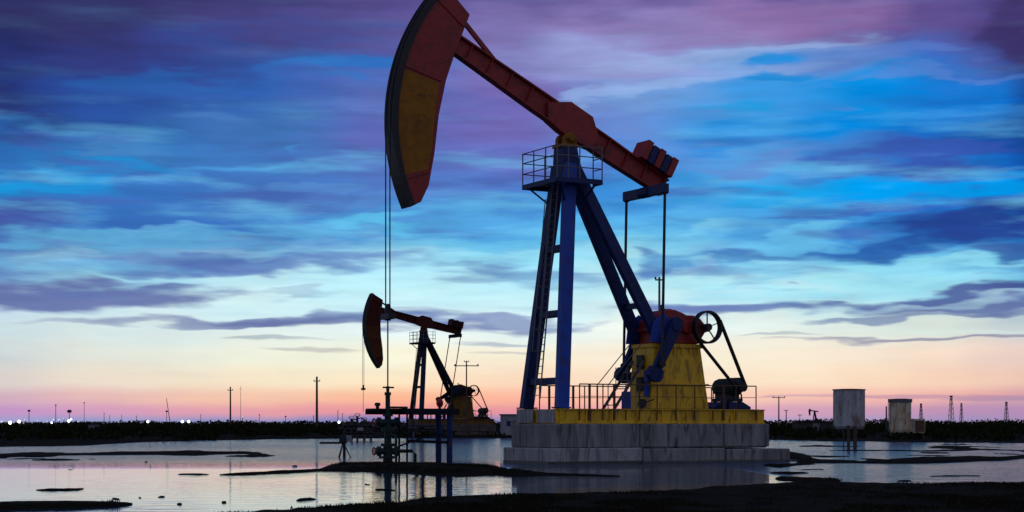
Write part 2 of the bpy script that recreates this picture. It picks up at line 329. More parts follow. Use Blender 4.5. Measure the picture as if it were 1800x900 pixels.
# ------------------------------------------------------------------ mesh helpers
class MB:
    def __init__(s): s.v = []; s.f = []
    def add(s, vs, fs):
        k = len(s.v); s.v += [tuple(p) for p in vs]; s.f += [tuple(k+i for i in f) for f in fs]; return s
    def box(s, x0, x1, y0, y1, z0, z1):
        vs = [(x,y,z) for z in (z0,z1) for y in (y0,y1) for x in (x0,x1)]
        return s.add(vs, [(0,2,3,1),(4,5,7,6),(0,1,5,4),(2,6,7,3),(0,4,6,2),(1,3,7,5)])
    def bar(s, a, b, w, h, up=(0,0,1), w2=None, h2=None):
        a = Vector(a); b = Vector(b); d = (b-a).normalized(); u = Vector(up)
        side = d.cross(u)
        if side.length < 1e-4: side = d.cross(Vector((1,0,0)))
        side.normalize(); nrm = side.cross(d).normalized()
        w2 = w if w2 is None else w2; h2 = h if h2 is None else h2
        vs = []
        for p, ww, hh in ((a,w,h),(b,w2,h2)):
            for i, j in ((-1,-1),(1,-1),(1,1),(-1,1)):
                vs.append(p + side*ww*.5*i + nrm*hh*.5*j)
        return s.add(vs, [(3,2,1,0),(4,5,6,7),(0,1,5,4),(1,2,6,5),(2,3,7,6),(3,0,4,7)])
    def tube(s, pts, r, n=8, r2=None):
        pts = [Vector(p) for p in pts]; rings = []
        for i, p in enumerate(pts):
            d = (pts[min(i+1,len(pts)-1)] - pts[max(i-1,0)]).normalized()
            ref = Vector((0,0,1)) if abs(d.z) < .9 else Vector((1,0,0))
            a = d.cross(ref).normalized(); b = d.cross(a)
            rad = r if r2 is None else r + (r2-r)*i/(len(pts)-1)
            rings.append([p + (a*math.cos(2*math.pi*k/n) + b*math.sin(2*math.pi*k/n))*rad for k in range(n)])
        vs = [q for g in rings for q in g]; fs = []
        for i in range(len(rings)-1):
            for k in range(n):
                fs.append((i*n+k, i*n+(k+1)%n, (i+1)*n+(k+1)%n, (i+1)*n+k))
        fs.append(tuple(range(n))[::-1]); fs.append(tuple((len(rings)-1)*n+k for k in range(n)))
        return s.add(vs, fs)
    def lathe(s, prof, c=(0,0,0), n=24, axis='z'):
        vs = []; fs = []
        for (r, z) in prof:
            for k in range(n):
                a = 2*math.pi*k/n; x, y = r*math.cos(a), r*math.sin(a)
                p = {'z': (x,y,z), 'y': (x,z,y), 'x': (z,x,y)}[axis]
                vs.append((c[0]+p[0], c[1]+p[1], c[2]+p[2]))
        for i in range(len(prof)-1):
            for k in range(n):
                fs.append((i*n+k, i*n+(k+1)%n, (i+1)*n+(k+1)%n, (i+1)*n+k))
        fs.append(tuple(range(n))[::-1]); fs.append(tuple((len(prof)-1)*n+k for k in range(n)))
        return s.add(vs, fs)
    def prism(s, poly, y0, y1):          # polygon in x,z, extruded along y
        n = len(poly); vs = [(x,y0,z) for x,z in poly] + [(x,y1,z) for x,z in poly]
        fs = [tuple(range(n)), tuple(range(2*n-1,n-1,-1))] + [(i, n+i, n+(i+1)%n, (i+1)%n) for i in range(n)]
        return s.add(vs, fs)
    def ring(s, c, r0, r1, t, n=40, axis='y'):
        prof = [(r0,-t/2),(r1,-t/2),(r1,t/2),(r0,t/2),(r0,-t/2)]
        vs = []; fs = []
        for (r, z) in prof:
            for k in range(n):
                a = 2*math.pi*k/n; x, y = r*math.cos(a), r*math.sin(a)
                p = {'z': (x,y,z), 'y': (x,z,y), 'x': (z,x,y)}[axis]
                vs.append((c[0]+p[0], c[1]+p[1], c[2]+p[2]))
        for i in range(4):
            for k in range(n):
                fs.append((i*n+k, i*n+(k+1)%n, (i+1)*n+(k+1)%n, (i+1)*n+k))
        return s.add(vs, fs)
    def build(s, name, mat, parent=None, bevel=0.0, smooth=False, loc=None, rot=None):
        me = bpy.data.meshes.new(name); me.from_pydata(s.v, [], s.f); me.validate()
        bm = bmesh.new(); bm.from_mesh(me)
        bmesh.ops.remove_doubles(bm, verts=bm.verts, dist=1e-5)
        bmesh.ops.recalc_face_normals(bm, faces=bm.faces)
        if bevel: bmesh.ops.bevel(bm, geom=[e for e in bm.edges if len(e.link_faces) == 2 and e.calc_face_angle(0) > .6], offset=bevel, segments=1, affect='EDGES', clamp_overlap=True)
        bm.to_mesh(me); bm.free()
        me.materials.append(mat)
        if smooth: me.polygons.foreach_set('use_smooth', [True]*len(me.polygons))
        o = bpy.data.objects.new(name, me); C.objects.link(o)
        if parent: o.parent = parent
        if loc: o.location = loc
        if rot: o.rotation_euler = rot
        return o
def tag(o, label=None, cat=None, group=None, kind=None):
    if label: o['label'] = label
    if cat: o['category'] = cat
    if group: o['group'] = group
    if kind: o['kind'] = kind
    return o
def empty(name, loc, rz=0.0, label=None, cat=None, group=None):
    o = bpy.data.objects.new(name, None); o.empty_display_size = .3; C.objects.link(o)
    o.location = loc; o.rotation_euler = (0,0,rz); return tag(o, label, cat, group)
def at(px, Y, z=0.0):                       # ground position from a bearing and a distance
    return ((px-900.0)/F*Y, Y, z)
def zat(py, Y):                             # height of something seen at that elevation and distance
    return EYE + (HOR-py)/F*Y

# ------------------------------------------------------------------ terrain
def vnoise(x, y, seed=0):
    xi = np.floor(x).astype(np.int64); yi = np.floor(y).astype(np.int64); fx = x-xi; fy = y-yi
    fx = fx*fx*(3-2*fx); fy = fy*fy*(3-2*fy)
    def h(a, b):
        n = (a*374761393 + b*668265263 + seed*982451653) & 0xffffffff
        n = ((n ^ (n >> 13))*1274126177) & 0xffffffff
        return ((n ^ (n >> 16)) & 0xffff)/65535.0
    return (h(xi,yi)*(1-fx)+h(xi+1,yi)*fx)*(1-fy) + (h(xi,yi+1)*(1-fx)+h(xi+1,yi+1)*fx)*fy
def fbm(x, y, o=4, seed=0):
    s = 0; a = .5; t = 0
    for i in range(o):
        s = s + a*vnoise(x*2**i, y*2**i, seed+i*17); t += a; a *= .55
    return s/t*2-1
def sst(v, a, b):
    t = np.clip((v-a)/(b-a), 0, 1); return t*t*(3-2*t)
FAR_SHORE = ([-2500,-600,0,150,250,400,580,700,900,1100,1365,1450,1600,1800,2400,4000],
             [800,791,786,784,778,774,771,770,771,772,773,776,778,780,784,800])
NEAR_BANK = ([-2500,-300,0,240,480,600,700,750,800,895,960,1200,1340,1400,1500,1800,2400,4000],
             [960,930,917,913,901,891,883,873,869,869,865,861,853,849,850,847,842,840])
# mud bars: (x, row, half height) knots in the survey of the flats, each turned into metres on the ground
BARS = [
 [(-300,803,2),(0,802,2),(150,799,2.2),(250,798,3.2),(350,797,3.6),(450,796,1)],
 [(45,809,.4),(100,809,1.4),(150,808.5,.5)],
 [(100,826,.3),(140,826,1),(165,826,.3)],
 [(300,834,.4),(340,834,1.2),(375,834,.5)],
 [(380,835,.6),(430,833,2.6),(500,830,3),(560,827,3.5),(590,824,7),(640,822,10),(700,822,12),(760,826,12),(820,828,12),(870,829,7),(900,829,5)],
 [(55,862,.5),(90,862,2),(135,861,1.4),(160,858,.5)],
 [(-300,896,5),(0,893,5),(120,890,5),(200,889,4),(240,886,1)],
 [(190,876,.5),(205,878,1.4),(215,879,.5)], [(238,874,.3),(246,876,.9),(254,876,.3)], [(272,875,.3),(285,874,1.1),(296,874,.4)],
 [(306,887,.4),(316,887,1.4),(326,887,.4)], [(386,884,.4),(394,884,1.2),(402,884,.4)], [(516,882,.4),(524,880,1.8),(545,878,1.6),(562,878,.5)],
 [(252,813,.3),(257,813,1),(262,813,.3)], [(510,820,.3),(518,819,1.6),(526,820,.3)],
 [(632,851,.4),(645,852,1.5),(660,853,.5)], [(650,862,.4),(665,861,1.5),(690,862,1.3),(710,864,.4)],
 [(1340,797,8),(1380,799,10),(1410,806,10),(1440,812,4),(1500,813,3),(1560,813,5),(1620,811,6),(1700,808,6),(1760,807,4.5),(1800,803,5),(2000,800,6)],
 [(1400,785,1.5),(1440,784,2),(1500,785,1),(1520,785,.3)],
 [(1440,792,.8),(1480,792,1.6),(1560,792,1.2),(1640,793,2.4),(1700,792,1),(1730,791,.3)],
 [(1580,800,.4),(1640,801,1.2),(1700,800,.4)],
 [(1380,826,.4),(1420,826,1),(1470,825,.4)], [(1400,801,1),(1450,803,2),(1500,802,1.2),(1540,803,.4)],
 [(1620,837,.3),(1660,837,1.2),(1720,836.5,.8),(1780,836,.3)], [(1570,846,.5),(1590,846,1.2),(1615,846,.4)],
 [(1360,842,3),(1420,845,3),(1480,848,4)],
 [(1340,818,3),(1370,820,4),(1400,817,2.5),(1440,816,1)], [(1350,832,1),(1390,833,2),(1425,832,.6)],
 [(860,834,2),(900,832,6),(960,834,3),(1040,836,2),(1100,838,1)],
]
def ground_z(Xw, Yw):
    Yc = np.maximum(Yw, 9.0); px = 900+F*Xw/Yc; py = HOR+F*EYE/Yc
    big = fbm(Xw/7, Yw/14, 4, 3); fine = fbm(Xw/1.6, Yw/3.0, 4, 9)
    e1 = big*2.2 + fine*1.1
    far = np.interp(px, *FAR_SHORE) - py + e1*.5                    # > 0 beyond the far shore
    e1 = e1
    z = np.full_like(Xw, -.16) + fine*.01
    land = sst(far, -.6, 1.2)
    zl = .10 + .35*sst(Yw, 110, 260) + .10*fbm(Xw/22, Yw/30, 4, 21) + .04*fine
    z = z*(1-land) + land*np.maximum(zl, .05)
    near = py - 2.5 - np.interp(px, *NEAR_BANK) + e1*.9
    nb = sst(near, -1.5, 6.0)
    zn = .10 + .05*fine + .05*big
    z = np.where(nb > 0, z*(1-nb)+zn*nb, z)
    for bar in BARS:
        bx = [b[0] for b in bar]
        cy = np.interp(px, bx, [b[1] for b in bar]); hh = np.interp(px, bx, [b[2] for b in bar])
        mg = min(16.0, (bx[-1]-bx[0])*.3); endf = sst(px, bx[0]-mg*.4, bx[0]+mg)*(1-sst(px, bx[-1]-mg, bx[-1]+mg*.4)); hh = hh*endf*(1+.55*big)+.01
        q = (hh - np.abs(py-cy+big*1.1) + fine*.9)/np.maximum(hh, .9)
        mk = sst(q, -.1, .6)*np.minimum(1, endf*3)
        top = .012 + .012*np.minimum(hh, 9) + .03*fine*np.minimum(1, hh/3)
        z = np.maximum(z, -.16*(1-mk)+top*mk)
    # thin broken mud skins round the bars
    skin = fbm(Xw/4.5+9, Yw/16, 4, 77) + .35*fine
    zone = sst(px,1370,1430)*sst(py,778,783)*(1-sst(py,812,818)) + (1-sst(px,430,560))*sst(py,793,797)*(1-sst(py,806,812))*.85 \
         + sst(py,868,880)*(1-sst(px,560,640))*.62 + sst(px,540,600)*(1-sst(px,900,930))*sst(py,838,842)*(1-sst(py,856,862))*.5
    mk = sst(skin*np.minimum(zone,1), .13, .24)
    z = np.maximum(z, -.16*(1-mk)+.022*mk)
    return z
rows = [-80,-30,-8,2,6,9] + [EYE*F/p for p in np.arange(1150,905,-4.0)] + [EYE*F/p for p in np.arange(160,22,-.55)]
rows = [-80,-30,-8,2,6,9] + [EYE*F/p for p in np.arange(420,162,-3.5)] + [EYE*F/p for p in np.arange(160,22,-.6)] \
     + list(np.geomspace(192, 9000, 70))
rows = np.array(rows)
tcol = np.concatenate([np.linspace(-.95,-.34,50), np.arange(-.335,.336,.00125), np.linspace(.34,.95,50)])
YY, TT = np.meshgrid(rows, tcol, indexing='ij')
XX = TT*np.maximum(YY, 12.0)
ZZ = ground_z(XX, YY)
def grid_mesh(name, X_, Y_, Z_, mat):
    nr, nc = X_.shape
    me = bpy.data.meshes.new(name); co = np.stack([X_,Y_,Z_], -1).reshape(-1,3).astype(np.float32)
    i = np.arange((nr-1)*(nc-1)); r_ = i//(nc-1); c_ = i%(nc-1); a = r_*nc+c_
    q = np.stack([a, a+1, a+nc+1, a+nc], 1).astype(np.int32)
    me.vertices.add(len(co)); me.vertices.foreach_set('co', co.ravel())
    me.loops.add(q.size); me.loops.foreach_set('vertex_index', q.ravel())
    me.polygons.add(len(q)); me.polygons.foreach_set('loop_start', np.arange(0, q.size, 4, dtype=np.int32))
    me.update(calc_edges=True); me.validate(); me.polygons.foreach_set('use_smooth', [True]*len(me.polygons))
    me.materials.append(mat); o = bpy.data.objects.new(name, me); C.objects.link(o); return o
tag(grid_mesh('ground', XX, YY, ZZ, M['ground']), kind='structure')
wm = MB(); wm.add([(-2500,-80,0),(2500,-80,0),(2500,700,0),(-2500,700,0)], [(0,1,2,3)])
tag(wm.build('water', M['water']), kind='structure')
def gz(x, y): return float(ground_z(np.array([[float(x)]]), np.array([[float(y)]]))[0,0])

# ------------------------------------------------------------------ pumping unit
ZP = 11.47                                   # height of the saddle bearing
RH = 6.83                                    # radius of the horsehead arc
def arc_pts(r, a0, a1, n): return [(r*math.cos(R(a0+(a1-a0)*i/n)), r*math.sin(R(a0+(a1-a0)*i/n))) for i in range(n+1)]
def beamed(x, y, h, A):                      # point of the beam frame in the frame of the unit
    return (x*math.cos(A)-h*math.sin(A), y, ZP + x*math.sin(A)+h*math.cos(A))
def make_pumpjack(loc, rz, tilt, label, crank_deg, M=NEAR):
    A = R(tilt)
    root = empty('pumpjack', loc, rz, label, 'pumpjack', 'pumpjacks at rest on concrete plinths')
    S = 1.89                                  # top of the skid
    # ---- skid
    m = MB()
    for sgn in (-1, 1):
        y = sgn*1.30
        m.box(-7.6, 1.2, y-.05, y+.05, 1.375, S-.03); m.box(-7.6, 1.2, y-.13, y+.13, S-.03, S); m.box(-7.6, 1.2, y-.13, y+.13, 1.375, 1.405)
        for k in range(9): m.box(-7.3+k*1.04, -7.26+k*1.04, y-.11, y+.11, 1.405, S-.03)
    for k in range(7): m.box(-7.5+k*1.4, -7.3+k*1.4, -1.24, 1.24, 1.42, S-.04)
    sk = m.build('skid', M['yellow'], root)
    m = MB(); m.box(1.203, 1.24, -1.36, -.2, 1.40, S-.02); m.box(1.203,1.24, .1, 1.3, 1.40, S-.02)
    m.build('end_plate', M['slab_pale'], sk, .008)
    m = MB(); m.box(-3.0, -1.0, -1.1, 1.1, S-.03, S+.01); m.box(-7.55, -5.6, -1.1, 1.1, S-.03, S+.01)
    m.build('tread_plate', M['black'], sk)
    # ---- samson post
    def vh(z): return 1.25-.85*(z-S)/(10.4-S)
    def uu(z): return .9-.82*(z-S)/(10.4-S)
    for sgn in (-1, 1):
        m = MB(); m.bar((.9,sgn*1.25,S),(.08,sgn*.40,10.45), .30, .44, up=(1,0,0))
        lg = m.build('front_leg', M['blue'] if sgn > 0 else M['navy'], root, .015)  # near leg lit blue, far leg dark: light difference put into the colour
        m = MB(); m.box(.58,1.17,sgn*1.25-.25,sgn*1.25+.1 if sgn>0 else sgn*1.25+.25,S+.012,S+.06)
        m.build('foot_plate', M['navy'], lg, .006)
        m = MB(); m.bar((-3.42,sgn*.68,4.45),(-.18,sgn*.20,10.45), .24, .42, up=(1,0,0))
        rl = m.build('rear_leg', M['navy'], root, .015)
        m = MB(); m.prism([(-3.0,4.27),(-3.95,4.27),(-3.85,5.1),(-3.55,5.35),(-3.1,5.0)], sgn*.81-.03, sgn*.81+.03)
        m.build('foot_plate', M['blue'], rl, .008)
    for z in (2.85, 5.2, 7.5):
        m = MB(); v_ = vh(z)-.12
        m.box(uu(z)-.13, uu(z)+.13, -v_, v_, z-.12, z+.12); m.build('cross_brace', M['navy'], root, .01)
    for zz in (5.6,):
        t_ = (zz-4.42)/(10.45-4.42); m = MB(); u_ = -3.45+3.27*t_; v_ = .68-.48*t_-.1
        m.box(u_-.1, u_+.1, -v_, v_, zz-.1, zz+.1); m.build('cross_brace', M['navy'], root, .01)
    m = MB(); m.prism([(-.56,10.0),(-.33,10.7),(-.26,11.05),(.30,11.05),(.33,10.6),(.34,10.0)], -.36, .36)
    cap = m.build('post_cap', M['navy'], root, .02)
    m = MB(); m.box(-.32,.36,-.36,.36,11.053,11.16); m.lathe([(.2,-.34),(.24,-.34),(.24,-.14),(.2,-.14)], (0,0,ZP-.13), 16, 'y')
    m.lathe([(.2,.14),(.24,.14),(.24,.34),(.2,.34)], (0,0,ZP-.13), 16, 'y'); m.lathe([(.09,-.42),(.09,.42)], (0,0,ZP-.13), 14, 'y')
    for sy in (-.24,.24): m.box(-.24,.24,sy-.1,sy+.1,11.16,ZP-.13)
    m.build('saddle_bearing', M['orange'], root, .008)
    # ---- ladder with back hoops
    m = MB()
    b0 = Vector((1.14,-.05,S+.35)); b1 = Vector((.42,-.02,9.8)); 
    for s_ in (-.2,.2): m.tube([b0+Vector((0,s_,0)), b1+Vector((0,s_,0))], .026, 6)
    for k in range(30):
        p = b0.lerp(b1, (k+.5)/30); m.tube([p+Vector((0,-.2,0)), p+Vector((0,.2,0))], .014, 5)
    ld = m.build('ladder', M['grey'], root)
    m = MB()
    for k in range(8):
        p = b0.lerp(b1, .22+.1*k); m.tube([p+Vector((.36*math.sin(math.pi*j/8), -.22*math.cos(math.pi*j/8), 0)) for j in range(9)], .012, 5)
    for ang in (45,90,135):
        o_ = Vector((.36*math.sin(R(ang)), -.22*math.cos(R(ang)), 0)); m.tube([b0.lerp(b1,.22)+o_, b0.lerp(b1,.92)+o_], .010, 5)
    m.build('safety_cage', M['grey'], ld)
    # ---- service platform under the saddle
    P = 9.80; U0, U1, V0, V1 = -.75, 1.05, -1.25, 1.2
    m = MB(); m.box(U0,U1,V0,-.56,P,P+.05); m.box(U0,U1,.56,V1,P,P+.05); m.box(.52,U1,-.56,.56,P,P+.05)
    for (a,b) in (((U0,V0),(U1,V0)),((U0,V1),(U1,V1)),((U1,V0),(U1,V1)),((U0,V0),(U0,-.6)),((U0,.6),(U0,V1))):
        m.bar((a[0],a[1],P-.06),(b[0],b[1],P-.06), .06,.13)
    for s_ in (-1,1):
        m.bar((U1-.2, s_*1.1, P-.1),(.30, s_*.45, P-.8), .06,.06); m.bar((U0+.2, s_*1.1, P-.1),(-.3, s_*.4, P-.8), .06,.06)
    pf = m.build('service_platform', M['navy'], root)
    m = MB(); pts = [(U0,-.6),(U0,V0),(U1,V0),(U1,V1),(U0,V1),(U0,.6)]
    for h_ in (.42,.80,1.14): m.tube([(x,y,P+h_) for x,y in pts], .020, 6)
    for (x,y) in pts + [(.15,V0),(.15,V1),(U1,-.45),(U1,.4),(.6,V0),(.6,V1)]: m.tube([(x,y,P),(x,y,P+1.16)], .022, 6)
    m.build('guard_rail', M['grey'], pf)
    # ---- walking beam (beam frame, x forward, z up, tilted about the bearing)
    rot = (0, -A, 0); bl = (0,0,ZP)
    prof_w = [(-4.35,.20),(-4.35,.78),(-1.4,.84),(1.4,.84),(5.6,.80),(5.6,.22),(1.5,.10),(-1.5,.10)]
    m = MB(); m.prism(prof_w, -.035, .035)
    for (a,b) in (((-4.35,.78),(-1.4,.84)),((-1.4,.84),(1.4,.84)),((1.4,.84),(5.6,.80)),((-4.35,.20),(-1.5,.10)),((-1.5,.10),(1.5,.10)),((1.5,.10),(5.6,.22))):
        m.bar((a[0],0,a[1]),(b[0],0,b[1]), .36, .055)
    for k in range(12):
        x = -4.2+k*.88; m.box(x-.015,x+.015,-.16,.16,.2,.78)
    wb = m.build('walking_beam', M['red'], root, 0, loc=bl, rot=rot)
    m = MB(); m.prism([(-1.15,.55),(-.55,1.12),(.45,1.12),(1.25,.60),(.95,.06),(.35,-.02),(-.35,-.02),(-.95,.06)], -.2, .2)
    m.build('saddle_plate', M['red'], wb, .015)
    # ---- horsehead
    inner = [(5.45,17),(5.22,9),(5.08,0),(5.04,-10),(5.1,-24),(5.35,-38),(5.85,-48),(6.35,-52)]
    poly = arc_pts(RH-.04, 17, -52, 30) + [(r*math.cos(R(a)), r*math.sin(R(a))) for r,a in reversed(inner)]
    m = MB(); m.prism(poly, -.26, .26)
    hh = m.build('horsehead', M['red'], root, .02, loc=bl, rot=rot)
    outer = arc_pts(RH, 17, -52, 30); inr = arc_pts(RH-.20, 17, -52, 30)
    m = MB(); m.prism(outer + inr[::-1], -.36, .36); m.build('arc_plate', M['black'], hh)
    for sgn in (-1, 1):
        m = MB(); st = arc_pts(RH-.24, -12, -43, 16) + [(r*math.cos(R(a)), r*math.sin(R(a))) for r,a in ((5.72,-43),(5.42,-36),(5.27,-24),(5.27,-12))]
        m.prism(st, sgn*.262, sgn*.272); m.build('painted_band', M['orange'], hh)
        for (p, q) in (((5.35,12),(6.6,12)),((5.2,-11),(6.6,-11)),((5.72,-43.8),(6.6,-43.8))):
            a_ = (p[0]*math.cos(R(p[1])), p[0]*math.sin(R(p[1]))); b_ = (q[0]*math.cos(R(q[1])), q[0]*math.sin(R(q[1])))
            m = MB(); m.bar((a_[0],sgn*.275,a_[1]),(b_[0],sgn*.275,b_[1]), .05, .07); m.build('side_rib', M['red'], hh)
    m = MB(); m.bar((3.6,0,.82),(6.0,0,1.62), .12,.14); m.build('head_brace', M['red'], wb)
    # ---- bridle, carrier bar and polished rod
    for sgn in (-1, 1):
        y = sgn*.17; m = MB()
        pts = [( (RH+.03)*math.cos(R(a)), y, ZP+(RH+.03)*math.sin(R(a))) for a in np.linspace(tilt+15, 0, 20)] + [(RH+.03, y, 5.0)]
        m.tube(pts, .022, 6); m.build('wire_rope', M['rope'], root)
    m = MB(); m.box(RH-.09, RH+.15, -.34, .34, 4.84, 5.04); m.lathe([(.07,4.8),(.1,4.8),(.1,5.3),(.05,5.36)], (RH+.03,0,0), 12)
    m.build('carrier_bar', M['black'], root, .015)
    m = MB(); m.tube([(RH+.03,0,5.2),(RH+.03,0,2.62)], .026, 8); m.build('polished_rod', M['grey'], root)
    # ---- tail: weights, equaliser, pitmans
    for k in range(5):
        x = -4.28+k*.30
        m = MB(); m.box(x, x+.26, -.42, .42, .82, 1.55-.05*(k%2))
        m.build('tail_weight', M['navy'] if k%2 else M['red'], wb, .02)
    E = beamed(-3.75, 0, -.06, A)
    m = MB(); m.bar((E[0],-1.36,E[2]),(E[0],1.36,E[2]), .24,.34); m.lathe([(.2,-.3),(.2,.3)], (E[0],0,E[2]), 14, 'y')
    m.build('equaliser', M['navy'], root, .015)
    cs = Vector((-3.9, 0, 4.87)); dd = Vector((math.sin(R(crank_deg)), 0, -math.cos(R(crank_deg)))); nn = Vector((dd.z,0,-dd.x))
    pin = cs + dd*1.55
    for sgn in (-1, 1):
        y = sgn*1.27
        m = MB(); m.bar((E[0],y,E[2]-.1),(pin.x,y,pin.z+.1), .06,.08)
        for q in ((E[0],y,E[2]-.1),(pin.x,y,pin.z)): m.lathe([(.12,-.06),(.12,.06)], q, 14, 'y')
        m.build('pitman', M['black'], root)
        yc = sgn*1.06; m = MB()
        pl = []
        for (a_, b_) in ((-.30,.15),(-.2,.24),(.1,.24),(2.0,.15),(2.2,.15),(2.2,-.15),(2.0,-.15),(.1,-.24),(-.2,-.24),(-.30,-.15)):
            p = cs + dd*a_ + nn*b_; pl.append((p.x, p.z))
        m.prism(pl, yc-.09, yc+.09); m.lathe([(.20,-.13),(.20,.13)], (cs.x,yc,cs.z), 18, 'y'); m.lathe([(.09,-.1),(.09,.16)] if sgn>0 else [(.09,-.16),(.09,.1)], (pin.x,yc+sgn*.08,pin.z), 12, 'y')
        ck = m.build('crank', M['navy'], root, .01)
        for side in (-1,1):
            pl = []
            for (a_, b_) in ((1.68,.16),(1.74,.26),(1.95,.32),(2.14,.27),(2.18,.16)):
                p = cs + dd*a_ + nn*b_*side; pl.append((p.x, p.z))
            m = MB(); m.prism(pl, yc-.13, yc+.13); m.build('counterweight', M['navy'], ck, .015)
    # ---- gearbox pedestal
    m = MB()
    def ped(z0, z1, a0, a1, c0, c1, w0, w1):
        vs = [(a0,-w0,z0),(c0,-w0,z0),(c0,w0,z0),(a0,w0,z0),(a1,-w1,z1),(c1,-w1,z1),(c1,w1,z1),(a1,w1,z1)]
        m.add(vs, [(0,1,2,3),(7,6,5,4),(0,4,5,1),(1,5,6,2),(2,6,7,3),(3,7,4,0)])
    ped(S+.012, 4.10, -3.05, -3.22, -5.58, -5.25, .74, .68)
    ped(4.10, 4.25, -3.18, -3.18, -5.32, -5.32, .74, .74)
    pd = m.build('gearbox_pedestal', M['yellow'], root, .015)
    m = MB()
    for k in range(6):
        x = -3.42-k*.34; m.box(x-.03,x+.03, .70,.73, 3.85,4.098)
    m.bar((-3.05,.755,S+.9),(-5.56,.755,S+.9), .04,.05)
    m.build('stiffener', M['yellow'], pd)
    for zz in (2.55, 3.35):
        m = MB(); m.box(-3.13,-3.065+.02,-.2,.2,zz,zz+.5); m.build('access_opening', M['black'], pd, .01)
    m = MB(); m.box(-3.08, -2.96, .42, .66, 2.35, 3.3); m.build('junction_box', M['blue'], pd, .015)
    # ---- gearbox
    gp = [(-3.42,4.27),(-3.42,4.62),(-3.36,4.75),(-3.40,5.06),(-3.58,5.32),(-3.85,5.47),(-4.2,5.49),(-4.5,5.40),(-4.75,5.30),(-5.05,5.30),(-5.35,5.18),(-5.56,4.96),(-5.6,4.76),(-5.42,4.6),(-5.28,4.27)]
    m = MB(); m.prism(gp, -.56, .56)
    gb = m.build('gearbox', M['red'], root, .03)
    m = MB(); m.prism([(-3.30,4.72),(-3.30,4.82),(-5.66,4.82),(-5.66,4.72)], -.64, .64)
    m.lathe([(.36,-.70),(.42,-.60),(.42,.60),(.36,.70)], (-3.9,0,4.87), 20, 'y'); m.lathe([(.22,-.68),(.26,-.6),(.26,.6),(.22,.68)], (-4.72,0,4.87), 18, 'y')
    for k in range(9):
        for s_ in (-1,1): m.lathe([(.035,4.69),(.035,4.86)], (-3.42-.26*k, s_*.605, 0), 8)
    m.build('housing_flange', M['red'], gb)
    m = MB(); m.lathe([(.12,-1.0),(.12,1.0)], (-3.9,0,4.87), 14, 'y'); m.build('crank_shaft', M['grey'], gb)
    m = MB(); m.box(-4.35,-4.05,-.15,.15,5.488,5.54); m.lathe([(.05,5.54),(.05,5.66),(.08,5.66),(.08,5.72)], (-3.95,.1,-.05), 10); m.build('breather', M['grey'], gb)
    # ---- belt wheel, belts, motor
    sc_ = Vector((-5.42, .86, 4.87))
    m = MB(); m.ring(sc_, .53, .60, .24); m.lathe([(.13,-.2),(.13,.14)], sc_, 16, 'y')
    for k in range(5):
        a_ = 2*math.pi*k/5+.3; m.bar(sc_+Vector((.1*math.cos(a_),0,.1*math.sin(a_))), sc_+Vector((.54*math.cos(a_),0,.54*math.sin(a_))), .03,.05, up=(0,1,0))
    m.tube([(-5.42,.5,4.87),(-5.42,.7,4.87)], .1, 12)
    m.build('belt_wheel', M['black'], root)
    mp_ = Vector((-6.93, .86, 2.72)); r1, r2 = .62, .19
    d = mp_ - sc_; L = math.hypot(d.x, d.z); base = math.atan2(d.z, d.x); ph = math.acos((r1-r2)/L)
    for sgn in (-1, 1):
        a_ = base + sgn*ph; off = Vector((math.cos(a_),0,math.sin(a_)))
        m = MB()
        for k in range(3):
            y_ = (k-1)*.07; m.bar(sc_+off*r1+Vector((0,y_,0)), mp_+off*r2+Vector((0,y_,0)), .045,.035, up=(0,1,0))
        m.build('drive_belt', M['black'], root)
    m = MB(); m.lathe([(.18,-.15),(.18,.15)], mp_, 18, 'y'); m.build('motor_pulley', M['black'], root)
    mt = empty('motor', (0,0,0)); mt.parent = root
    m = MB(); m.lathe([(.20,-.62),(.31,-.58),(.31,.56),(.20,.62)], (mp_.x,.02,mp_.z), 22, 'y')
    for k in range(14):
        a_ = 2*math.pi*k/14; m.bar((mp_.x+.31*math.cos(a_),-.5,mp_.z+.31*math.sin(a_)),(mp_.x+.31*math.cos(a_),.5,mp_.z+.31*math.sin(a_)), .02,.05)
    m.build('motor_body', M['teal'], mt)
    m = MB(); m.box(mp_.x-.42,mp_.x-.18,-.3,.4,mp_.z+.05,mp_.z+.36); m.tube([(mp_.x-.3,.2,mp_.z+.1),(mp_.x-.42,.3,mp_.z-.3),(mp_.x-.4,.3,S)], .035, 7); m.build('terminal_box', M['teal'], mt, .015)
    m = MB(); m.box(mp_.x-.34,mp_.x+.34,-.55,.5,S+.3,S+.42)
    for (x,y) in ((-.26,-.42),(.26,-.42),(-.26,.4),(.26,.4)): m.box(mp_.x+x-.07,mp_.x+x+.07,y-.07,y+.07,S+.005,S+.3)
    m.box(mp_.x-.22,mp_.x+.22,-.5,.45,S+.42,S+.56)
    m.build('motor_mount', M['teal'], mt, .01)
    m = MB(); m.prism([(-7.45,S+.01),(-7.45,S+.10),(-7.1,S+.28),(-6.2,S+.28),(-5.85,S+.10),(-5.75,S+.01)], -.75, .75); m.build('slide_rail', M['navy'], root, .01)
    # ---- hand rails along the near and far edge, stair, small fittings
    for sgn in (-1, 1):
        m = MB(); y = sgn*1.40
        for k, x in enumerate([.28,-.12,-.66,-1.12,-1.6,-2.15,-2.9,-3.7,-4.5,-5.3,-5.75,-6.3,-7.2]):
            r_ = .045 if k in (1,3,10) else .022
            m.tube([(x,y,1.5),(x,y,2.74)], r_, 6)
        m.tube([(.28,y,2.74),(-7.2,y,2.74)], .024, 6); m.tube([(.28,y,2.32),(-7.2,y,2.32)], .012, 6)
        m.build('hand_rail', M['rail'], root)
    m = MB()
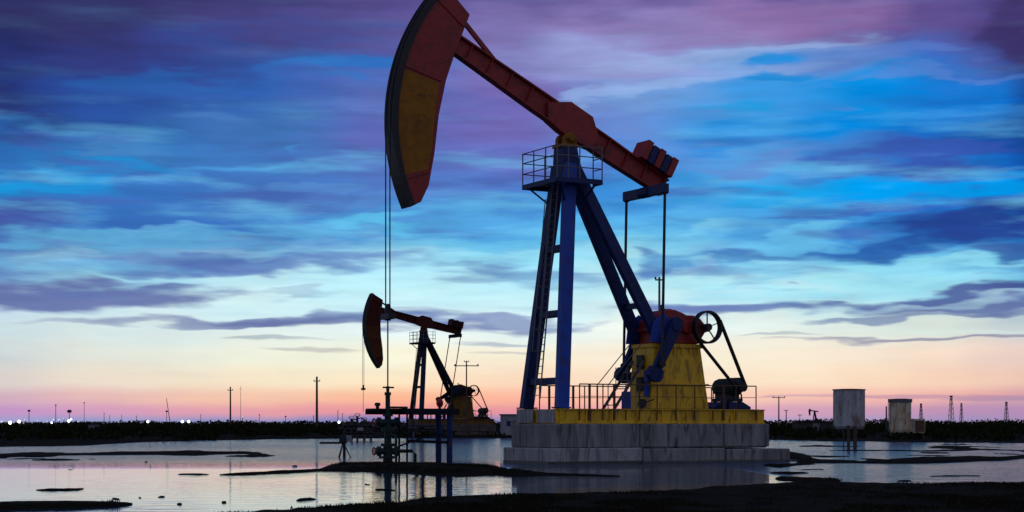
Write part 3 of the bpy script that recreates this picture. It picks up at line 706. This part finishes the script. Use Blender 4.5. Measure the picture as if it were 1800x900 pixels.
    for s_ in (-.38,.38):
        m.bar((-1.75,s_,S),(-3.02,s_,3.65), .04,.10)
        m.tube([(-1.5,s_,S+.85),(-2.9,s_,4.25)], .018, 6); m.tube([(-1.5,s_,S),(-1.5,s_,S+.85)], .018, 6); m.tube([(-2.3,s_,2.55),(-2.3,s_,3.4)], .018, 6)
    for k in range(6):
        t_ = (k+.5)/6; m.box(-1.75-1.27*t_-.11,-1.75-1.27*t_+.11,-.37,.37,S+1.76*t_-.015,S+1.76*t_+.015)
    m.build('stair', M['grey'], root)
    m = MB()
    for s_ in (-.2,.2): m.tube([(-5.85,-.3+s_,S),(-5.72,-.3+s_,4.1)], .02, 6)
    for k in range(8): m.tube([(-5.83+.017*k,-.5,2.15+.26*k),(-5.83+.017*k,-.1,2.15+.26*k)], .013, 5)
    m.build('gearbox_ladder', M['grey'], root)
    m = MB(); m.box(-2.1,-1.85,.7,.95,S+.01,S+.62); m.tube([(-1.97,.82,S+.62),(-1.97,.82,S+.75)], .05, 8); m.build('control_box', M['blue'], root, .012)
    m = MB(); m.tube([(-2.6,.9,S),(-2.45,.9,S+.5),(-2.75,.9,S+1.0)], .03, 7); m.lathe([(.16,-.05),(.16,.05)], (-2.6,.9,S+.2), 14, 'y'); m.tube([(-2.6,.9,S+.2),(-3.1,.9,S+.35)], .025, 6)
    m.build('brake_lever', M['black'], root)
    m = MB(); m.lathe([(.11,S),(.11,S+.42),(.06,S+.5)], (-6.0,1.05,0), 10); m.box(-6.5,-6.25,.75,1.05,S+.01,S+.28); m.build('grease_can', M['navy'], root)
    return root

def make_plinth(loc, rz, label, M=NEAR):
    root = empty('concrete_plinth', loc, rz, label, 'plinth', 'concrete plinths under pumpjacks')
    cuts = [1.43,-2.15,-3.35,-5.75,-7.8]
    m = MB()
    for a, b in zip(cuts[:-1], cuts[1:]): m.box(b+.022, a-.022, -1.45, 1.45, .545, 1.37)
    m.box(-7.7, 1.35, -1.38, 1.38, .5, 1.34)
    m.build('upper_tier', M['concrete'], root, .03)
    cuts = [1.62,-2.15,-5.7,-8.6]
    m = MB(); m.box(-2.15+.02, 1.62, -1.66, 1.66, -.02, .535); m.build('front_slab', M['slab_pale'], root, .03)
    m = MB(); m.box(-5.70+.02, -2.15-.02, -1.63, 1.63, -.02, .50); m.box(-8.6, -5.74, -1.6, 1.6, -.02, .46)
    m.build('lower_tier', M['concrete'], root, .03)
    m = MB()
    for (x0,x1,w) in ((-2.128,1.624,1.664),(-5.68,-2.17,1.634),(-8.604,-5.74,1.604)): m.box(x0, x1, -w, w, -.3, .085+.02*(x1>0))
    m.build('tide_band', MW, root, .02)
    m = MB(); m.box(-8.9, 1.8, -1.9, 1.9, -.5, -.03); m.box(-8.8,-2.0,1.70,1.86,-.03,.05)
    m.build('footing', MW, root, .03)
    return root

PR = R(180+28.5)
PU = (1.9, 60.0, 0.0)
def unit_point(u, v, z=0.0, o=PU): return (o[0]-.8788*u+.4772*v, o[1]-.4772*u-.8788*v, z)
make_plinth(PU, PR, 'large stepped concrete plinth under the near pumpjack, standing in the water')
make_pumpjack(PU, PR, 27.0, 'large near pumpjack with red horsehead raised, blue legs and yellow gearbox pedestal', 27)
BG = ((745-900)/F*178.0, 178.0, 0.0)
make_plinth(BG, PR, 'small distant concrete plinth under the far pumpjack, beside the far shore', DIMMED)
make_pumpjack(BG, PR, 12.0, 'small far pumpjack seen dark against the glow, left of the near one', 60, DIMMED)

# ------------------------------------------------------------------ wellhead and work deck in front of the near unit
wx, wy, _ = unit_point(RH+.03, 0)
wh = empty('wellhead', (wx, wy, 0), PR, 'dark valve tree of the well directly under the hanging rod', 'wellhead')
m = MB(); m.lathe([(.16,-.2),(.16,.22),(.30,.22),(.30,.30),(.15,.30),(.15,.62),(.24,.62),(.24,.72),(.12,.72),(.12,1.12),(.21,1.12),(.21,1.22),(.11,1.22),(.11,1.62),(.17,1.62),(.17,1.72),(.08,1.72),(.08,2.32),(.11,2.32),(.11,2.42),(.055,2.42),(.055,2.62)], n=18)
m.build('casing', M['teal'], wh)
for z in (.46,1.42):
    m = MB(); m.lathe([(.11,-.42),(.11,.42)], (0,0,z), 14, 'x'); m.lathe([(.17,.28),(.17,.36)], (0,0,z), 14, 'x'); m.lathe([(.17,-.36),(.17,-.28)], (0,0,z), 14, 'x')
    v_ = m.build('valve', M['teal'], wh)
    m = MB(); m.ring((.50,0,z), .11,.14,.03, 18, 'x'); m.bar((.42,0,z),(.51,0,z), .03,.03); m.bar((.5,-.12,z),(.5,.12,z), .02,.02); m.bar((.5,0,z-.12),(.5,0,z+.12), .02,.02)
    m.build('hand_wheel', M['red'], v_)
m = MB(); m.tube([(-.22,0,2.58),(.18,0,2.58)], .028, 8); m.build('stuffing_box_arm', M['black'], wh)
m = MB(); m.tube([(-.42,0,.46),(-.9,0,.46),(-1.0,0,.36),(-1.0,0,-.2)], .06, 8); m.tube([(0,.1,1.0),(0,.6,1.0),(0,.66,.9),(0,.66,-.2)], .045, 8); m.build('flow_line', M['teal'], wh)

M['deck_blue'] = material('deck_blue_paint', (.004,.030,.13), .6, spec=.2, second=(.003,.014,.06), scale=3, amount=.6, third=RUST, scale3=5, amount3=.3)
dk = empty('work_deck', unit_point(5.9,0), PR, 'steel work deck on blue posts beside the valve tree', 'work deck')
m = MB(); m.box(-1.42,1.52,-.55,-.02,1.80,1.88); m.box(-1.42,.55,-.02,.55,1.80,1.88)
for y in (-.55,.55): m.bar((-1.42,y,1.76),(1.52 if y<0 else .55,y,1.76), .07,.16)
m.build('deck_plate', DIMMED['navy'], dk)
for (x,y) in ((-1.12,-.42),(-1.12,.42)):
    m = MB(); m.lathe([(.10,-.25),(.10,1.72),(.13,1.72),(.13,1.79)], (x,y,0), 14); m.build('post', M['deck_blue'], dk)
for (x,y) in ((.35,-.42),(.45,.42)):
    m = MB(); m.tube([(x,y,-.25),(x,y,1.74)], .035, 8); m.build('post', DIMMED['navy'], dk)
m = MB(); m.bar((-1.12,-.42,1.0),(-1.12,.42,1.0), .06,.06); m.tube([(-1.12,-.42,1.1),(.35,-.42,.62)], .03, 6); m.tube([(-1.12,.42,.75),(.45,.42,.8)], .05, 7); m.build('cross_pipe', DIMMED['navy'], dk)
m = MB(); m.lathe([(.06,1.88),(.06,1.96),(.1,1.98),(.1,2.06),(.03,2.08)], (1.2,-.3,0), 10); m.build('deck_valve', M['black'], dk)
m = MB(); m.tube([(.1,-.3,1.92),(.9,-.3,1.92)], .035, 7); m.build('spare_pipe', M['black'], dk)
# slim valve post seen between the two units
vp = empty('valve_post', at(773, 64), 0, 'slim post with a round valve head right of the work deck', 'valve')
m = MB(); m.tube([(0,0,-.2),(0,0,zat(712,64))], .05, 8); m.build('stem', M['black'], vp)
m = MB(); m.lathe([(.02,zat(716,64)),(.10,zat(714,64)),(.14,zat(708,64)),(.10,zat(703,64)),(.03,zat(699,64))], n=12); m.build('valve_head', M['red'], vp)

# pipe rack and manifold behind the valve tree
pr = empty('pipe_rack', at(706, 146, .05), R(-2), 'long low rack of pipes along the far shore behind the work deck', 'pipe rack'); pr.scale = (1.9,1.9,1.15)
for (z, r_, x0, x1) in ((1.02,.07,-1.75,2.0),(.78,.10,-2.9,1.95),(.62,.045,-1.9,1.9)):
    m = MB(); m.tube([(x0,(z-.7)*.5,z),(x1,(z-.7)*.5,z)], r_, 10)
    for k in range(4):
        x = x0+.35+k*(x1-x0-.6)/3; m.lathe([(r_+.04,x-.03),(r_+.04,x+.03)], (0,(z-.7)*.5,z), 12, 'x')
    m.build('pipe', M['black'], pr)
for x in (-1.7,-.6,.5,1.6):
    m = MB(); m.box(x-.04,x+.04,-.1,.24,-.25,.58); m.box(x-.05,x+.05,.12,.2,.6,1.14); m.build('support', M['navy'], pr)
for x in (-1.1,.1,.9):
    m = MB(); m.lathe([(.09,.84),(.14,.9),(.14,1.08),(.06,1.12),(.03,1.12),(.03,1.34)], (x,0,0), 12); m.ring((x,0,1.34), .09,.12,.03, 16, 'z'); m.bar((x-.1,0,1.34),(x+.1,0,1.34), .02,.02)
    m.build('gate_valve', M['teal'], pr)
mf = empty('pipe_manifold', at(632, 143.0), R(8), 'tangled manifold of risers and hand wheels left of the valve tree', 'manifold'); mf.scale = (1.9,1.9,1.25)
m = MB()
for k, x in enumerate((-.62,-.35,-.1,.2,.5)):
    h = (1.15,1.45,1.62,1.35,1.2)[k]; m.tube([(x,0,-.25),(x,0,h)], .055, 8); m.lathe([(.1,.5),(.1,.58)], (x,0,0), 10); m.lathe([(.11,.9),(.13,1.0),(.11,1.1)], (x,0,0), 10)
m.tube([(-.8,0,.9),(.75,0,.9)], .07, 8); m.tube([(-.7,.1,.45),(.7,.1,.45)], .08, 8); m.tube([(-.4,0,1.3),(.1,.2,1.5),(.5,.2,1.1)], .04, 7)
m.build('pipework', M['black'], mf)
for (x,z) in ((-.35,1.5),(-.1,1.68),(.2,1.4),(-.62,1.2),(.5,1.25)):
    m = MB(); m.ring((x,-.06,z), .10,.13,.03, 16, 'y'); m.bar((x-.11,-.06,z),(x+.11,-.06,z), .02,.02); m.build('hand_wheel', M['rail'], mf)
m = MB(); m.box(-.1,.16,-.14,.02,.62,.84); m.build('meter_case', M['cabin'], mf, .02)
tv = empty('tripod_valve', at(603, 69.0), 0, 'small valve on splayed legs standing in the water at the pipe end', 'valve')
m = MB()
for a_ in (10,130,250): m.tube([(0,0,.62),(.42*math.cos(R(a_)),.42*math.sin(R(a_)),-.2)], .025, 6)
m.tube([(.05,0,-.2),(.05,0,.95)], .06, 8); m.tube([(-.95,0,.60),(-.1,0,.60)], .045, 8)
m.build('stand', M['black'], tv)
m = MB(); m.lathe([(.06,.55),(.16,.6),(.16,.8),(.08,.86),(.08,.95)], n=14); m.ring((0,-.16,.76), .12,.15,.03, 18, 'y'); m.bar((0,-.16,.76),(0,0,.76), .03,.03); m.build('valve_body', M['teal'], tv)
m = MB(); m.box(.12,.34,-.08,.1,.66,.9); m.build('gauge_box', M['cabin'], tv, .02)

# ------------------------------------------------------------------ tanks on the right
t1Y = 190.0
t1 = empty('storage_tank', at(1492.5,t1Y, .3), 0, 'taller wide grey metal tank with a dark rim on the right', 'tank')
w_ = 27.5/F*t1Y; zt = zat(684,t1Y)-.3; zb = zat(754,t1Y)-.3
m = MB(); m.lathe([(w_*.90,zb),(w_*.99,zb+.3),(w_*.99,zt*.6),(w_,zt-.12)], n=40); m.build('shell', M['tank_grey'], t1, smooth=False)
m = MB(); m.lathe([(w_*1.06,zt-.12),(w_*1.06,zt-.02),(w_*.5,zt+.03)], n=40); m.build('rim', M['black'], t1)
m = MB()
for k in range(14):
    a_ = 2*math.pi*k/14; m.bar((w_*1.0*math.cos(a_),w_*1.0*math.sin(a_),zb+.3),(w_*1.0*math.cos(a_),w_*1.0*math.sin(a_),zt-.14), .05,.07)
m.build('seam', M['tank_grey'], t1)
for k in range(4):
    a_ = R(45+90*k); m = MB(); m.box(w_*.7*math.cos(a_)-.12,w_*.7*math.cos(a_)+.12,w_*.7*math.sin(a_)-.12,w_*.7*math.sin(a_)+.12,-.3,zb); m.build('leg', M['black'], t1)
m = MB(); m.tube([(.4,-w_*.8,zb+.2),(.4,-w_-.2,zb+.1),(.4,-w_-.3,-.3)], .07, 8); m.build('drain_pipe', M['black'], t1)
t2Y = 142.0
t2 = empty('storage_tank', at(1582.5,t2Y, .1), 0, 'shorter rust streaked pale tank on short legs, right of the wide grey tank', 'tank')
w_ = 19.5/F*t2Y; zt = zat(701,t2Y)-.1; zb = zat(760,t2Y)-.1
m = MB(); m.lathe([(w_*.88,zb),(w_*.96,zb+.2),(w_*.97,zt-.3),(w_,zt-.1)], n=36); m.build('shell', M['tank_rust'], t2)
m = MB(); m.lathe([(w_*1.05,zt-.3),(w_*1.07,zt-.02),(w_*.4,zt+.02)], n=36); m.build('rim', M['grey'], t2)
for k in range(5):
    a_ = R(20+72*k); m = MB(); m.tube([(w_*.8*math.cos(a_),w_*.8*math.sin(a_),zb+.02),(w_*.92*math.cos(a_),w_*.92*math.sin(a_),-.2)], .06, 6); m.build('leg', M['grey'], t2)
m = MB(); m.tube([(-w_-.06,-.2,zb),(-w_-.06,-.2,zt)], .02, 5); m.tube([(-w_-.06,.1,zb),(-w_-.06,.1,zt)], .02, 5)
for k in range(8): m.tube([(-w_-.06,-.2,zb+.2+.3*k),(-w_-.06,.1,zb+.2+.3*k)], .015, 5)
m.build('ladder', M['grey'], t2)
cb = empty('equipment_cabinet', at(1613,t2Y+1,.1), R(12), 'small rusty cabinet tight against the right side of the rust streaked tank', 'cabinet')
m = MB(); m.box(-.5,.5,-.4,.4,.5,zat(736,t2Y)-.1); m.build('case', M['tank_rust'], cb, .03)
m = MB(); m.box(-.42,.42,-.42,-.403,.6,zat(739,t2Y)-.1); m.build('door', M['rail'], cb)
for x in (-.4,.4):
    m = MB(); m.box(x-.05,x+.05,-.3,.3,-.2,.497); m.build('leg', M['grey'], cb)

# mooring-like stub posts in the water on the right
for (px, py, top, r_, lab) in ((1483,790,752,.03,'thin rod leftmost of three stub posts in the right hand water'),
                               (1491.5,790,748,.085,'thick stub post in the middle of three in the right hand water'),
                               (1503,790,750,.10,'thick stub post rightmost of three in the right hand water')):
    Yq = F*EYE/(py-HOR); m = MB(); zt = zat(top,Yq)
    m.lathe([(r_,-.4),(r_*.95,zt-.05),(r_*1.15,zt-.05),(r_*1.15,zt)], n=12)
    p = m.build('stub_post', M['wood'], loc=at(px,Yq)); tag(p, lab, 'post', 'stub posts in the water')

# ------------------------------------------------------------------ small buildings
hb = empty('hut', at(165,235,.3), R(15), 'small grey hut in the dark scrub on the left shore', 'hut')
m = MB(); m.box(-.7,.7,-.6,.6,0,.95); m.build('wall', M['hut'], hb, .01)
m = MB(); m.prism([(-.85,.953),(.85,.953),(0,1.3)], -.7,.7); m.build('roof', M['dark_wall'], hb)
m = MB(); m.box(.1,.4,-.62,-.603,.02,.75); m.build('door', M['dark_wall'], hb)
sb = empty('shed', at(1430,230,.3), R(4), 'long low dark shed on the shore left of the wide grey tank', 'shed')
m = MB(); m.box(-2.6,2.5,-1.2,1.2,0,1.35); m.build('wall', M['dark_wall'], sb, .02)
m = MB(); m.prism([(-2.75,1.353),(2.65,1.353),(2.65,1.42),(-2.75,1.52)], -1.35,1.35); m.build('roof', M['black'], sb)
m = MB(); m.box(-.4,.5,-1.23,-1.203,.02,1.15); m.build('door', M['hut'], sb)
gcb = empty('cabin', at(893,168,.25), R(10), 'pale grey cabin behind the left end of the near plinth', 'cabin')
m = MB(); m.box(-.62,.8,-.9,.9,0,1.95); m.build('wall', M['cabin'], gcb, .02)
m = MB(); m.box(-.72,.9,-1.0,1.0,1.953,2.08); m.build('roof', M['hut'], gcb)
m = MB(); m.box(-.3,.1,-.93,-.903,.9,1.4); m.build('window', M['navy'], gcb)
m = MB(); m.box(.25,.65,-.93,-.903,.03,1.5); m.build('door', M['hut'], gcb)

# ------------------------------------------------------------------ poles, masts and derricks
def pole(px, top, Y, r_, label, arm=None, mat='wood', name='utility_pole', cat='utility pole', group=None, arms=None, head=None, lean=0.0):
    z0 = gz(*at(px,Y)[:2])-.3; h = zat(top,Y)-z0
    root = empty(name, at(px,Y,z0), 0, label, cat, group)
    m = MB(); m.tube([(0,0,0),(lean*.5,0,h*.5),(lean,0,h)], r_, 8, r_*.7); m.build('shaft', M[mat], root)
    for (za, w, th) in (arms or []):
        m = MB(); z = zat(za,Y)-z0; m.bar((lean-w/2,0,z),(lean+w/2,0,z), th,th)
        cr = m.build('crossarm', M[mat], root)
        m = MB()
        for q in (-.46,0,.46): m.lathe([(th*.5,z+th*.4),(th*.9,z+th*.9),(th*.4,z+th*2.2)], (lean+q*w,0,0), 8)
        m.build('insulator', M['black'], cr)
    if head:
        m = MB(); m.lathe([(.05,h-head*.7),(head,h-head*.5),(head,h+head*.4),(head*.5,h+head*.7)], (lean,0,0), 10); m.build('lamp_head', M['black'], root)
    return root
pole(405,680,300,.17,'tall bare pole, shorter of the two tall ones on the left shore', arms=[(686,.9,.10)])
pole(557,662,300,.24,'tallest thick bare pole on the left shore', arms=[(670,1.1,.12)])
pole(423,679,520,.07,'very thin faint pole just right of the shorter tall pole', arms=[(684,.8,.06)])
pole(820,634,172,.085,'utility pole with a crossarm behind the far pumpjack', arms=[(643,2.5,.09),(636,.5,.06)])
pole(1159,487,112,.10,'slim utility pole rising behind the red gearbox', mat='grey', arms=[(492,.55,.09)])
pole(1369,698,260,.12,'utility pole with a long crossarm right of the near plinth', arms=[(699,1.9,.10)])
pole(1382,720,330,.12,'short pole just right of the long crossarm pole', arms=[(722,.8,.08)])
pole(1558,714,210,.12,'short pole just left of the rust streaked tank')
pole(1406,728,420,.10,'faint stubby pole above the dark shed roof', arms=[(730,1.0,.1)])
for (px,top,Y,hd,lab) in ((51,722,420,.5,'mast with a flat lamp head, leftmost of the masts above the far lights'),
                          (98,712,430,.3,'slender mast standing between the two clusters of far lights'),
                          (122,723,420,.8,'mast with the largest round lamp head at the left lights'),
                          (148,708,600,.4,'faint slender mast right of the round lamp head mast'),
                          (183,726,480,.2,'bare short mast over the small grey hut'),
                          (193,730,520,.15,'lowest bare mast right of the small grey hut'),
                          (214,729,560,.15,'thin bare mast between the grey hut and the single white light'),
                          (240,731,520,.15,'stubby thin mast left of the single white light'),
                          (293,723,500,.5,'short mast with a small head left of the paired white lights'),
                          (353,729,460,.2,'short bare mast right of the paired white lights'),
                          (456,729,520,.3,'short mast between the two tall bare poles'),
                          (502,732,520,.4,'stubby mast left of the tallest bare pole'),
                          (551,731,460,.2,'stubby mast right beside the foot of the tallest pole'),
                          (594,722,420,.2,'mast rising over the light by the pipe manifold'),
                          (602,727,480,.2,'lower mast just right of the light by the pipe manifold')):
    pole(px,top,Y,.10,lab,name='mast',cat='mast',mat='grey',head=hd*.7)
pole(300,700,650,.16,'pale leaning mast left of the paired white lights', name='mast', cat='mast', mat='cabin', lean=-1.6)

def derrick(px, top, Y, w, label):
    z0 = gz(*at(px,Y)[:2])-.2; h = zat(top,Y)-z0; root = empty('derrick', at(px,Y,z0), R(20), label, 'derrick', 'lattice derricks on the right skyline')
    m = MB()
    for sx in (-1,1):
        for sy in (-1,1): m.bar((sx*w,sy*w,0),(sx*w*.3,sy*w*.3,h), .13,.13)
    n = 6
    for k in range(n):
        a_ = w*(1-.7*k/n); b_ = w*(1-.7*(k+1)/n); z_0 = h*k/n; z_1 = h*(k+1)/n
        for s_ in (-1,1):
            m.bar((-a_,s_*a_,z_0),(b_,s_*b_,z_1), .06,.06); m.bar((s_*a_,a_,z_0),(s_*b_,-b_,z_1), .06,.06); m.bar((-b_,s_*b_,z_1),(b_,s_*b_,z_1), .06,.06)
    m.build('lattice', M['grey'], root)
    m = MB(); m.box(-w*.42,w*.42,-w*.42,w*.42,h,h+.5); m.build('crown_block', M['black'], root)
derrick(1619,712,520,.55,'narrow derrick just right of the rust streaked tank')
derrick(1672,698,560,.8,'tallest derrick on the right skyline')
derrick(1690,711,620,.6,'low derrick directly right of the tallest derrick')
derrick(1769,709,560,.7,'derrick nearest the right edge of the view')

def far_unit(px, top, Y, label):
    k = (zat(top,Y)-.3)/12.0; root = empty('pumpjack', at(px,Y,.3), PR+.3, label, 'pumpjack'); root.scale = (k,k,k)
    m = MB()
    for s_ in (-1,1): m.bar((1.2,s_*1.2,0),(0,s_*.3,10.5), .6,.6); m.bar((-3.2,s_*.6,0),(0,s_*.3,10.5), .5,.5)
    m.box(-7,1.5,-1.3,1.3,-2,.8); m.build('samson_post', M['black'], root)
    m = MB(); m.bar((-4.2,0,10.6),(5.6,0,11.4), .5,.8); m.prism([(5.3,12.6),(6.6,12.3),(7.0,10.8),(6.2,7.8),(5.6,8.2),(5.5,10.5)], -.4,.4); m.build('walking_beam', M['black'], root)
    m = MB(); m.box(-5.6,-3.2,-.8,.8,.8,5.0); m.build('gearbox', M['black'], root)
far_unit(1432,720,620,'tiny pumpjack on the skyline just left of the wide grey tank')

# far lamps, lit at dusk
def far_lamp(px, py, Y, r_, warm, label):
    r_ *= .60
    z0 = gz(*at(px,Y)[:2])-.3; z = zat(py,Y)
    root = empty('floodlight', at(px,Y,z0), 0, label, 'floodlight', 'lit floodlights along the left shore')
    m = MB(); m.tube([(0,.3,0),(0,.3,z-z0)], .09, 6); m.build('post', M['black'], root)
    m = MB(); m.lathe([(r_*.3,-r_),(r_*.85,-r_*.6),(r_,0),(r_*.85,r_*.6),(r_*.3,r_)], (0,-r_*.4,z-z0), 12); m.build('bulb', M['lamp_dim' if r_ < .17 else ('lamp_warm' if warm else 'lamp_white')], root, smooth=True)
for a_ in ((3,741,330,.28,True,'lit floodlight at the very left edge of the view'),
           (18,743,330,.52,True,'warm lit floodlight, second from the left edge'),
           (34,741,330,.48,True,'warm lit floodlight, third from the left edge'),
           (91,743,340,.30,False,'lit floodlight lowest of the bluish cluster on the left'),
           (94,738,360,.26,False,'small lit floodlight at the left end of the bluish cluster'),
           (104,738,360,.26,False,'small lit floodlight in the middle of the bluish cluster'),
           (121,740,340,.42,False,'brightest bluish floodlight under the round mast head'),
           (125,737,360,.32,False,'upper bluish floodlight under the round mast head'),
           (66,740,420,.20,False,'dim bluish floodlight midway between the warm and the bluish clusters'),
           (82,741,420,.24,False,'dim bluish floodlight just left of the bluish cluster'),
           (112,736,420,.20,False,'highest dim floodlight of the bluish cluster'),
           (137,741,400,.22,False,'dim floodlight at the right end of the bluish cluster'),
           (208,742,420,.18,False,'tiny dim floodlight right of the small grey hut'),
           (231,741,430,.18,False,'tiny dim floodlight just left of the single white floodlight'),
           (44,738,380,.22,False,'dim bluish floodlight right of the warm floodlights'),
           (260,741,340,.42,False,'single white floodlight midway along the left shore'),
           (320.5,741,340,.42,False,'left one of the paired white floodlights'),
           (332,741,340,.42,False,'right one of the paired white floodlights'),
           (426,733,420,.20,False,'tiny dim floodlight beside the very thin pole'),
           (596,742,340,.40,False,'white floodlight at the left end of the pipe manifold')):
    far_lamp(*a_)

# ------------------------------------------------------------------ scrub along the far shore, grass on the banks
def scrub():
    vs = []; fs = []
    def clump(cx, cy, cz, rx, rz_, n, s):
        p = rng.normal(size=(n,3)); p /= np.linalg.norm(p,axis=1)[:,None]; rad = rng.uniform(.25,1,n)**.5
        p = p*rad[:,None]*np.array([rx,rx,rz_]) + np.array([cx,cy,cz]); p[:,2] = np.maximum(p[:,2], cz-rz_*.9)
        for q in p:
            a = rng.uniform(0,6.28); b = rng.uniform(-1,1); ss = s*rng.uniform(.6,1.4)
            d1 = np.array([math.cos(a),math.sin(a),b*.6])*ss; d2 = np.array([-math.sin(a)*.4,math.cos(a)*.4,1.0])*ss
            k = len(vs); vs.extend([q-d1,q-d2*.6,q+d1,q+d2]); fs.append((k,k+1,k+2,k+3))
    for i in range(1500):
        Yq = rng.uniform(130,420)**1.0; px = rng.uniform(-120,1920)
        x, y, _ = at(px, Yq)
        z = gz(x, y)
        if z < .06: continue
        dens = .5+.5*math.sin(px*.013)+.35*math.sin(px*.041+1)
        big = (360<px<440 or 1180<px<1260 or 60<px<140) and rng.random() < .5
        h = rng.uniform(.15,.5) + (.45 if big else 0)*(Yq/300) + .25*dens*(Yq>220)*rng.random()
        if px > 1340: h += .35*(Yq>180)*rng.random()
        if Yq > 200: h = min(h, zat(738 if px<1340 else 735, Yq)-z if not big else 9)*.8
        clump(x, y, z+h*.5, rng.uniform(.7,2.4), max(h,.15)*.7, 26, .14+.08*rng.random())
    me = bpy.data.meshes.new('scrub'); me.from_pydata([tuple(v) for v in vs], [], fs); me.materials.append(M['leaf'])
    o = bpy.data.objects.new('scrub', me); C.objects.link(o)
    tag(o, 'low dark scrub covering the far shore along the skyline', 'scrub', kind='stuff')
scrub()
def far_treeline():
    # distant hedge-like growth where the plain meets the sky: uneven clumps, hundreds of metres off
    vs = []; fs = []
    for i in range(2600):
        Yq = rng.uniform(430,900); px = rng.uniform(-150,1950); x, y, _ = at(px, Yq); z = .45
        topy = 741.4 + 1.1*math.sin(px*.02) + 1.0*math.sin(px*.063+2) + 1.3*max(0,math.sin(px*.21+math.sin(px*.05)*3))*-1
        if 375 < px < 440: topy = 738.5
        if px > 1340: topy -= 3.0
        h = max(.4, zat(topy, Yq)-z)*rng.uniform(.35,1.04)
        for k in range(14):
            q = np.array([x+rng.normal()*2.2, y+rng.normal()*2, z+h*rng.uniform(0,1)**.8]); s_ = .38*rng.uniform(.5,1.3); a = rng.uniform(0,6.28)
            d1 = np.array([math.cos(a),math.sin(a)*.4,rng.uniform(-.5,.5)])*s_; d2 = np.array([.2*math.sin(a),.3,1.0])*s_
            j = len(vs); vs.extend([q-d1,q-d2*.6,q+d1,q+d2*.8]); fs.append((j,j+1,j+2,j+3))
    me = bpy.data.meshes.new('distant_bushes'); me.from_pydata([tuple(v) for v in vs], [], fs); me.materials.append(M['leaf'])
    o = bpy.data.objects.new('distant_bushes', me); C.objects.link(o)
    tag(o, 'distant dark bushes forming the skyline of the plain', 'bushes', kind='stuff')
far_treeline()
def grass():
    vs = []; fs = []
    n = 0
    for i in range(60000):
        if i < 34000: py = rng.uniform(846,960); px = rng.uniform(-100,1900)
        elif i < 44000: py = rng.uniform(808,842); px = rng.uniform(540,900)
        else: py = rng.uniform(776,848); px = rng.uniform(-50,1900)
        Yq = F*EYE/(py-HOR); x, y, _ = at(px, Yq)
        X1.append(x); Y1.append(y)
    zs = ground_z(np.array([X1]), np.array([Y1]))[0]
    cl = fbm(np.array(X1)/1.1, np.array(Y1)/2.0, 3, 55)
    for x, y, z, c in zip(X1, Y1, zs, cl):
        if z < .05 or c < .0: continue
        h = .015 + .05*c + .025*rng.random()
        if rng.random() < .015: h *= 1.8
        for b in range(3):
            a = rng.uniform(0,6.28); w = .010+.008*rng.random(); bx = x+rng.normal()*.05; by = y+rng.normal()*.05; lx = rng.normal()*h*.35
            j = len(vs); vs.extend([(bx-w*math.cos(a),by-w*math.sin(a),z-.02),(bx+w*math.cos(a),by+w*math.sin(a),z-.02),(bx+lx,by+rng.normal()*h*.3,z+h)]); fs.append((j,j+1,j+2))
    me = bpy.data.meshes.new('grass'); me.from_pydata(vs, [], fs); me.materials.append(M['grass'])
    o = bpy.data.objects.new('grass', me); C.objects.link(o)
    tag(o, 'short dark grass and weed stubble on the mud bars and near bank', 'grass', kind='stuff')
X1 = []; Y1 = []
grass()
